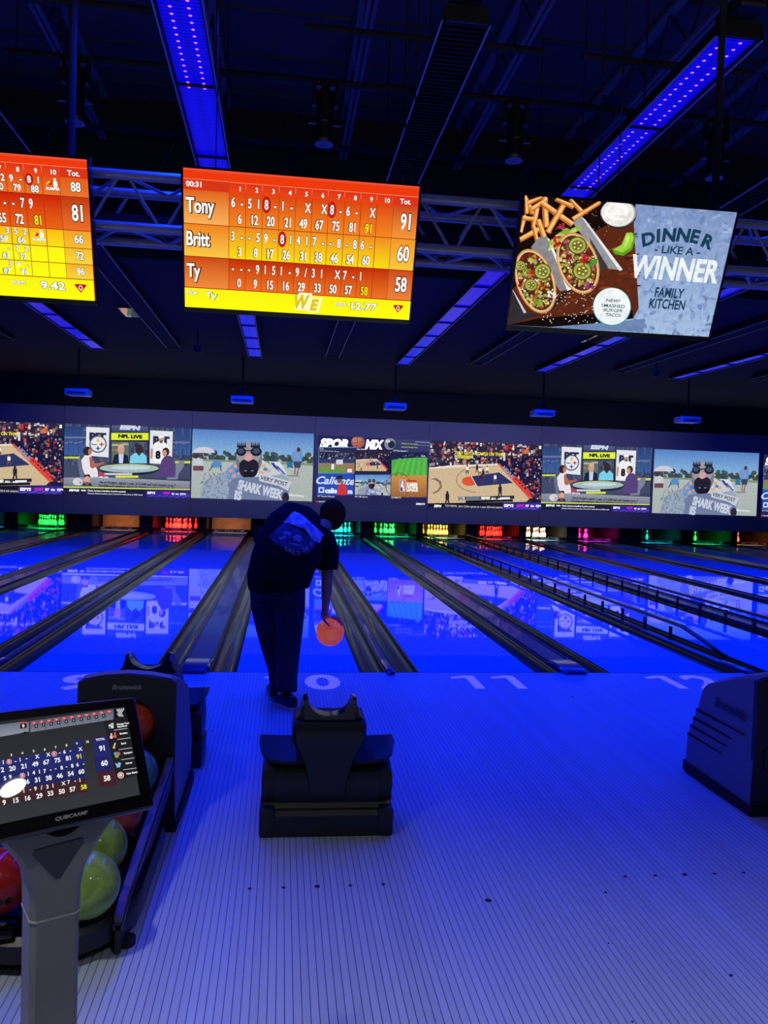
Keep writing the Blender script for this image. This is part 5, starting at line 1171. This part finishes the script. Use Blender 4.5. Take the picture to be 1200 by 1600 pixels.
tx('TOTAL', 722, 456, 14)
for s_, x, y in (('1', 20, 626), ('1', 142, 607), ('-', 188, 596), ('X', 266, 584), ('X', 346, 570), ('-', 428, 554), ('6', 463, 550), ('-', 506, 540), ('X', 578, 530), ('-', 108, 616)): tx(s_, x, y, 22)
for s_, x, y in (('2', 14, 682), ('20', 86, 672), ('21', 168, 656), ('49', 252, 641), ('67', 332, 627), ('75', 412, 613), ('81', 490, 598)): tx(s_, x, y, 27)
tx('91', 567, 586, 27, (240, 226, 60))
for s_, x, y in (('5', 32, 740), ('9', 70, 730), ('1', 200, 708), ('4', 240, 700), ('1', 281, 692), ('7', 320, 688), ('-', 362, 676), ('-', 398, 668), ('8', 442, 664), ('-', 476, 654), ('8', 518, 650), ('6', 556, 642), ('-', 600, 634)): tx(s_, x, y, 22)
for s_, x, y in (('26', 186, 768), ('31', 266, 754), ('38', 348, 740), ('46', 427, 724), ('54', 507, 709), ('60', 584, 694)): tx(s_, x, y, 27)
for s_, x, y in (('1', 168, 830), ('-', 214, 818), ('9', 252, 814), ('/', 296, 806), ('3', 338, 800), ('1', 378, 792), ('X', 454, 776), ('7', 492, 766), ('-', 538, 756), ('1', 572, 752)): tx(s_, x, y, 22)
for s_, x, y in (('9', 26, 916), ('15', 112, 900), ('16', 197, 884), ('29', 280, 868), ('33', 360, 850), ('50', 442, 836), ('57', 520, 820)): tx(s_, x, y, 27)
tx('58', 600, 804, 27, (250, 236, 30))
for s_, x, y in (('91', 733, 530), ('60', 750, 636), ('58', 768, 744)): tx(s_, x, y, 32, bd=.035)
for x, y in ((60, 610), (386, 553), (156, 708)): p.ell(x, y, 19, 19, (236, 226, 226), 18); p.ell(x, y, 16, 16, (222, 60, 70), 16); p.text('8', x, y + 8, 16, (240, 210, 210), 'c', bold=.04)
p.poly([(745, 318), (915, 292), (985, 700), (840, 742), (826, 690)], (24, 24, 26))
for s_, s2, x, y, ln in (('Change Your', 'Experience', 838, 350, 385), ('Bowlers', '', 860, 416, 452), ('Bowl', '', 870, 487, 524), ('Bumpers', '', 888, 556, 596), ('Scores', '', 900, 628, 668), ('New Game', '', 905, 702, 0)):
    p.text(s_, x, y, 12, WHT, 'l', bold=.04); p.text(s2, x + 6, y + 16, 11, WHT, 'l', bold=.04) if s2 else None
    if ln: p.line(x - 20, ln, x + 76, ln - 14, 4, (206, 208, 214))
for x, y, c_ in ((788, 352, (236, 236, 226)), (806, 342, (224, 226, 160)), (788, 366, (90, 100, 190)), (806, 362, (236, 236, 236))): p.ell(x, y, 10, 10, c_, 12)
for x, y, c_ in ((798, 424, (236, 206, 196)), (824, 418, (226, 96, 70))): p.ell(x, y - 10, 7, 9, c_, 12); p.ell(x, y + 10, 12, 13, c_, 12)
p.line(812, 512, 826, 476, 9, (226, 226, 220)); p.ell(816, 510, 10, 7, (236, 190, 60), 12)
for x, y, c_ in ((828, 552, (90, 160, 220)), (848, 552, (226, 90, 80)), (836, 570, (110, 190, 90))): p.ell(x, y, 14, 13, c_, 12)
p.poly([(822, 616), (838, 626), (850, 612), (866, 622), (856, 650), (836, 652)], (150, 196, 236)); p.ell(862, 706, 24, 24, (240, 206, 190), 18); p.ell(862, 706, 19, 19, (216, 110, 90), 16); p.text('10', 862, 714, 18, WHT, 'c', bold=.05)
so = p.build('touch_screen', t, MM(-.036 - SWm / 2, -.025 - .2105 / 2, .0008), None)
mg = bpy.data.materials.new('touch_glass'); mg.use_nodes = True; N, L, bs = nodes(mg)
bs.inputs['Base Color'].default_value = (.02, .02, .022, 1); bs.inputs['Roughness'].default_value = .015
a_ = N.new('ShaderNodeAttribute'); a_.attribute_name = 'Col'; L.new(a_.outputs['Color'], bs.inputs['Emission Color']); bs.inputs['Emission Strength'].default_value = .85
so.data.materials.clear(); so.data.materials.append(mg)
b = B(); text_bm(b, 'QUBICAAMF', MM(-.205, -.2535, .0002), .0075, bold=.02, shear=.25, width=.075); obj('maker_lettering', b, mat('silver_print', (150, 150, 150), .4), t)
# post: a shaped grey column whose neck flares below the monitor
M_POST = noisy('post_paint', (98, 98, 96), (106, 106, 103), 3.0, .42)
yaw = R(27); cu_, su_ = math.cos(yaw), math.sin(yaw)
def sec(z, w_, d, off=0.0, ch=.012, offu=0.0):
    q = [(-w_ + ch, -d), (w_ - ch, -d), (w_, -d + ch), (w_, d), (-w_, d), (-w_, -d + ch)]
    return [((x + offu) * cu_ - (y - off) * su_, (x + offu) * su_ + (y - off) * cu_, z) for x, y in q]
b = B(); ring_loft(b, [sec(0, .054, .05), sec(.64, .054, .05)]); obj('post', b, M_POST, t, True, angle=20)
b = B(); ring_loft(b, [sec(.644, .055, .051), sec(.70, .056, .052), sec(.75, .064, .054, .004), (sec(.80, .088, .055, .010)), sec(.845, .120, .054, .014), sec(.90, .136, .048, .014), sec(.93, .138, .03, .012)]); obj('neck', b, M_POST, t, True, angle=20)
b = B(); ring_loft(b, [sec(.6395, .0565, .0525), sec(.6445, .0565, .0525)]); obj('seam_trim', b, M_LET, t)
def facept(u, z): # point on the neck's front face
    d = .0555 + max(0, (z - .76)) * .12
    return (u * cu_ + d * su_, u * su_ - d * cu_, z)
b = B(); f_ = [facept(-.054, .818), facept(.052, .824), facept(.054, .812), facept(.006, .738), facept(-.004, .738), facept(-.055, .806)]
f2 = [(p_[0] + .006 * su_, p_[1] - .006 * cu_, p_[2]) for p_ in f_]; ring_loft(b, [f_, f2]); obj('triangle_badge', b, M_BLACKG, t)
b = B(); c_ = Vector(facept(0, .898)); d_ = Vector((su_, -cu_, .25)).normalized(); cyl(b, c_ - d_ * .05, c_ + d_ * .018, .052, n=28); obj('tilt_hinge', b, M_BLACKG, t, True, angle=30)

# ------------------------------------------------------------------ the bowler
per = thing('person', 'person in black printed t-shirt and dark jeans bending to roll a ball', 'person', (-.12, -1.0, 0))
M_SKIN = noisy('skin', (176, 128, 110), (190, 142, 122), 14, .55)
M_SHIRT = noisy('shirt_cotton', (19, 18, 18), (24, 23, 23), 30, .9, spec=.15)
M_JEAN = noisy('jeans', (40, 42, 58), (48, 50, 68), 40, .9, spec=.15)
M_HAIR = noisy('hair', (84, 48, 20), (104, 62, 30), 60, .8, bump=.6, spec=.03)
M_SHOE = mat('shoe_black', (20, 20, 23), .4)
M_SOLE = mat('shoe_sole', (205, 165, 150), .6)
BC = Vector((.208, -.84, .512)); BR = .108
# skin: head, neck, arms, hands as one continuous body
b = B()
HC = Vector((.215, -.63, 1.405))
ball(b, HC, .098, 24, 16, (.92, 1.02, 1.12)); ball(b, HC + Vector((.0, .05, -.045)), .072, 20, 12, (.9, 1.0, 1.1))
ball(b, HC + Vector((0, .118, -.03)), .016, 10, 8, (.8, 1.2, 1.3))                                   # nose
for sx in (-1, 1): ball(b, HC + Vector((sx * .09, .0, -.02)), .028, 12, 8, (.35, .7, 1.1))          # ears
tube(b, [(.10, -.76, 1.30), (.15, -.70, 1.325), (.20, -.66, 1.36)], [.066, .058, .056], 16)
tube(b, [(-.15, -.98, .95), (-.13, -.93, 1.08), (-.06, -.85, 1.22), (.03, -.80, 1.29), (.10, -.76, 1.31)], [(.14, .11), (.14, .11), (.15, .11), (.12, .09), (.06, .06)], 20)
SH = Vector((.175, -.72, 1.17)); EL = Vector((.178, -.75, .91)); WR = Vector((.168, -.80, .675))
tube(b, [(.06, -.76, 1.24), SH, (.178, -.73, 1.05), EL, (.176, -.765, .84), (.172, -.785, .75), WR], [.06, .058, .052, .044, .043, .034, .027], 16)
def on_ball(v, r): return BC + Vector(v).normalized() * r
pc = on_ball((-.34, .22, .95), BR + .014)
tube(b, [WR, WR * .45 + pc * .55 + Vector((-.006, 0, .01)), pc, on_ball((-.08, .1, 1), BR + .011)], [(.026, .021), (.034, .020), (.040, .017), (.036, .012)], 14)
for v0, v1, v2, v3, r_ in (((.05, -.22, 1), (.35, -.32, .9), (.62, -.38, .72), (.80, -.42, .50), .0090), ((.10, .02, 1), (.44, -.02, .9), (.74, -.04, .68), (.92, -.06, .42), .0095), ((.06, .24, 1), (.42, .28, .87), (.70, .32, .64), (.86, .34, .42), .0090), ((-.02, .44, .92), (.30, .56, .78), (.54, .64, .58), (.68, .68, .38), .0078), ((-.42, -.10, .9), (-.40, -.42, .82), (-.26, -.66, .70), (-.08, -.84, .55), .0105)):
    tube(b, [on_ball(v0, BR + .012), on_ball(v1, BR + .013), on_ball(v2, BR + .010), on_ball(v3, BR + .006)], [r_ * 1.1, r_ * 1.08, r_, r_ * .8], 8)
# left arm swings ahead and out to the side
LS = Vector((-.26, -.74, 1.27)); LE = Vector((-.335, -.62, 1.16)); LWr = Vector((-.24, -.40, 1.12))
tube(b, [(-.10, -.80, 1.27), LS, (-.32, -.69, 1.20), LE, (-.30, -.50, 1.14), LWr], [.06, .056, .048, .042, .036, .027], 14)
tube(b, [LWr, LWr + Vector((.03, .05, -.005)), LWr + Vector((.06, .095, -.015))], [(.026, .02), (.036, .018), (.034, .012)], 12)
for i, (dx, dy, ln) in enumerate(((-.022, .0, .062), (-.004, .006, .072), (.014, .004, .068), (.03, -.006, .052))):
    q = LWr + Vector((.06 + dx, .095 + dy - dx * .3, -.015)); d_ = Vector((.45, .85, -.35)).normalized()
    tube(b, [q, q + d_ * ln * .5, q + d_ * ln * .8 + Vector((0, 0, -.012)), q + d_ * ln + Vector((0, 0, -.03))], [.0088, .0085, .0078, .006], 8)
q = LWr + Vector((.05, .03, 0)); tube(b, [q, q + Vector((.035, .012, -.008)), q + Vector((.06, .035, -.018))], [.0105, .0095, .007], 8)
body = obj('body', fuse(b, .0062, 5), M_SKIN, per, True, world=True, angle=180)
# hair
b = B(); ball(b, HC + Vector((0, -.012, .018)), .107, 28, 18, (.97, 1.04, 1.05)); ball(b, HC + Vector((0, -.045, -.035)), .082, 20, 14, (1.0, .75, 1.0))
rr = random.Random(4)
for i in range(260):
    a, e = rr.uniform(0, 2 * PI), rr.uniform(-.35, 1.5); d = Vector((math.cos(a) * math.cos(e), math.sin(a) * math.cos(e), math.sin(e)))
    if d.y > .45 and d.z < .35: continue
    q = HC + Vector((0, -.012, .018)) + Vector((d.x * .102, d.y * .109, d.z * .110)); tube(b, [q - d * .02, q + Vector((rr.uniform(-.012, .012), rr.uniform(-.012, .012), rr.uniform(-.016, .004)))], [.012, .004], 6)
obj('hair', fuse(b, .0055, 2), M_HAIR, per, True, world=True, angle=180)
# t-shirt: hunched back, sleeves
b = B()
tube(b, [(-.205, -.99, .87), (-.21, -1.0, .95), (-.185, -.985, 1.06), (-.135, -.945, 1.18), (-.085, -.88, 1.28), (-.03, -.80, 1.335), (.04, -.755, 1.345), (.095, -.735, 1.335)],
     [(.17, .215), (.185, .222), (.185, .225), (.18, .235), (.165, .235), (.135, .215), (.09, .15), (.06, .085)], 28)
tube(b, [(-.09, -.84, 1.25), (.05, -.76, 1.25), (.14, -.74, 1.20), (.175, -.735, 1.12), (.178, -.74, .985)], [.13, .125, .11, .096, .085], 20)
tube(b, [(-.10, -.85, 1.26), (-.22, -.77, 1.27), (-.29, -.72, 1.235), (-.335, -.66, 1.185)], [.12, .105, .092, .08], 20)
tube(b, [(-.10, -.98, .90), (-.06, -.93, 1.05), (.03, -.84, 1.16)], [(.14, .13), (.15, .14), (.13, .13)], 18)
shirt = obj('t_shirt', fuse(b, .009, 5), M_SHIRT, per, True, world=True, angle=180)
# jeans: two loose legs joined at the hips
b = B()
tube(b, [(-.205, -.985, .99), (-.20, -.985, .90), (-.20, -.98, .82)], [(.165, .20), (.17, .205), (.165, .20)], 24)
tube(b, [(-.285, -.97, .88), (-.285, -.90, .72), (-.262, -.80, .52), (-.235, -.80, .40), (-.185, -.83, .22), (-.168, -.85, .10)], [(.125, .115), (.115, .11), (.095, .09), (.085, .085), (.074, .075), (.074, .078)], 20)
tube(b, [(-.115, -.99, .88), (-.108, -1.0, .72), (-.107, -1.0, .52), (-.112, -1.03, .40), (-.118, -1.09, .24), (-.118, -1.135, .125)], [(.125, .12), (.12, .115), (.105, .098), (.094, .09), (.080, .08), (.076, .08)], 20)
jeans = obj('jeans', fuse(b, .009, 5), M_JEAN, per, True, world=True, angle=180)
# shoes
def shoe(heel, ang, name_lift=0.0):
    c, s_ = math.cos(ang), math.sin(ang)
    def W(x, y, z): return Vector((heel[0] + x * c - y * s_, heel[1] + x * s_ + y * c, heel[2] + z))
    out = [(-.030, .0), (-.036, .06), (-.034, .12), (-.043, .19), (-.040, .245), (-.015, .285), (.015, .287), (.040, .25), (.045, .19), (.036, .12), (.037, .06), (.030, 0)]
    b = B(); ring_loft(b, [[W(x * 1.08, y * 1.02 - .004, 0.0) for x, y in out], [W(x * 1.1, y * 1.02 - .004, .016) for x, y in out], [W(x * 1.05, y, .030) for x, y in out]]); sole = b
    b = B(); ring_loft(b, [[W(x, y, .026) for x, y in out], [W(x, y, .05 + (.02 if y < .14 else 0)) for x, y in out], [W(x * .86, .01 + y * .93, (.10 if y < .07 else .095 if y < .14 else .075 if y < .2 else .056)) for x, y in out], [W(x * .5, .03 + y * .75, (.115 if y < .14 else .085 if y < .2 else .062)) for x, y in out]]); up = b
    b = B(); 
    for i in range(4): cyl(b, W(-.024, .115 + i * .025, .100 - i * .009), W(.024, .12 + i * .025, .100 - i * .009), .004, n=6)
    return sole, up, b
for hl, an in (((-.062, -1.205, 0), R(30)), ((-.205, -.915, 0), R(6))):
    so_, up_, la = shoe(hl, an)
    o = obj('shoe', up_, M_SHOE, per, True, world=True, angle=50); obj('sole', so_, M_SOLE, o, True, world=True, angle=40); obj('laces', la, M_WHITE, o, world=True)
# print on the back of the shirt
bpy.context.view_layer.update()
me_ = shirt.data; tree = BVHTree.FromPolygons([v.co.copy() for v in me_.vertices], [tuple(p_.vertices) for p_ in me_.polygons])
inv = Matrix.Translation((.12, 1.0, 0))
RTn, UPn, FWn = RT, UP, FW
def back_pt(px, py):          # where the print sits on the cloth: drop straight onto the back
    d = RT * ((px - 600) / 1243.12) - UP * ((py - 800) / 1243.12) + FW; d = d * ((-.98 + 6.9401) / d.y); q = camo.location if False else Vector((-.1882, -6.9401, 1.6619)) + d
    h_ = tree.ray_cast(inv @ Vector((q.x, -2.5, q.z)), Vector((0, 1, 0)))
    if h_[0] is None: return None
    return h_[0] + h_[1] * .003 if h_[1].y < 0 else h_[0] - h_[1] * .003
CR = lambda x, y: (370 + x / 4.445, 770 + y / 4.445)
def patch(bm, poly, lay, fine=.010):
    """a printed shape: cut into small cells so that it follows the cloth"""
    pm = bmesh.new(); pm.faces.new([pm.verts.new((x, y, 0)) for x, y in poly])
    xs = [p_[0] for p_ in poly]; ys = [p_[1] for p_ in poly]
    for ax, lo, hi in ((0, min(xs), max(xs)), (1, min(ys), max(ys))):
        k = lo + 3
        while k < hi:
            nrm = (1, 0, 0) if ax == 0 else (0, 1, 0); co = (k, 0, 0) if ax == 0 else (0, k, 0)
            bmesh.ops.bisect_plane(pm, geom=pm.verts[:] + pm.edges[:] + pm.faces[:], plane_co=co, plane_no=nrm); k += 3
    mp_ = {}
    for v in pm.verts:
        q_ = back_pt(v.co.x, v.co.y)
        if q_ is not None: mp_[v] = bm.verts.new(q_ + Vector((0, -.0006 * lay, 0)))
    for f in pm.faces:
        if all(v in mp_ for v in f.verts): bm.faces.new([mp_[v] for v in f.verts])
    pm.free()
def printed(name, polys, mt, lay):
    b_ = B()
    for q_ in polys: patch(b_, [CR(*c) for c in q_], lay)
    bmesh.ops.recalc_face_normals(b_, faces=b_.faces[:]); obj(name, b_, mt, per, True, angle=180)
M_P1 = noisy('print_light', (225, 225, 250), (120, 120, 190), 16, .8); M_P2 = mat('print_mid', (120, 120, 175), .8); M_P3 = noisy('print_dark', (40, 38, 80), (74, 72, 120), 22, .8)
printed('shirt_print', [[(225, 300), (325, 205), (430, 250), (560, 345), (490, 415), (420, 405), (340, 375), (270, 345)]], M_P3, 1)
printed('shirt_print', [[(325, 205), (372, 150), (405, 132), (460, 160), (612, 298), (572, 348), (530, 330), (470, 250), (430, 235), (395, 222), (360, 210)]], M_P1, 2)
printed('shirt_print', [[(385, 300), (415, 280), (450, 300), (440, 335), (400, 325)], [(330, 260), (380, 270), (372, 290), (322, 280)], [(440, 370), (490, 365), (500, 390), (460, 400)], [(290, 300), (340, 290), (348, 304), (300, 320)], [(505, 335), (525, 340), (522, 365), (500, 362)], [(355, 335), (400, 340), (440, 352), (436, 360), (380, 352)]], M_P2, 2)
b = B(); vv, ff = text_geo('SALT', .02, .1); x0_ = min(v[0] for v in vv); x1_ = max(v[0] for v in vv); mp_ = []
for a, c in vv:
    u = (a - x0_) / (x1_ - x0_); px, py = CR(330 + u * 112 - c / CAPH * 2, 388 + u * 42 - c / CAPH * 30 + 8 * u * (1 - u)); q_ = back_pt(px, py)
    mp_.append(b.verts.new((q_ if q_ is not None else Vector((0, 0, 1))) + Vector((0, -.0022, 0))))
for f in ff:
    try: b.faces.new([mp_[i] for i in f])
    except ValueError: pass
obj('shirt_lettering', b, mat('print_text', (150, 150, 170), .8), per)
# the ball in the hand (glow put into its colour, standing in for blacklight fluorescence)
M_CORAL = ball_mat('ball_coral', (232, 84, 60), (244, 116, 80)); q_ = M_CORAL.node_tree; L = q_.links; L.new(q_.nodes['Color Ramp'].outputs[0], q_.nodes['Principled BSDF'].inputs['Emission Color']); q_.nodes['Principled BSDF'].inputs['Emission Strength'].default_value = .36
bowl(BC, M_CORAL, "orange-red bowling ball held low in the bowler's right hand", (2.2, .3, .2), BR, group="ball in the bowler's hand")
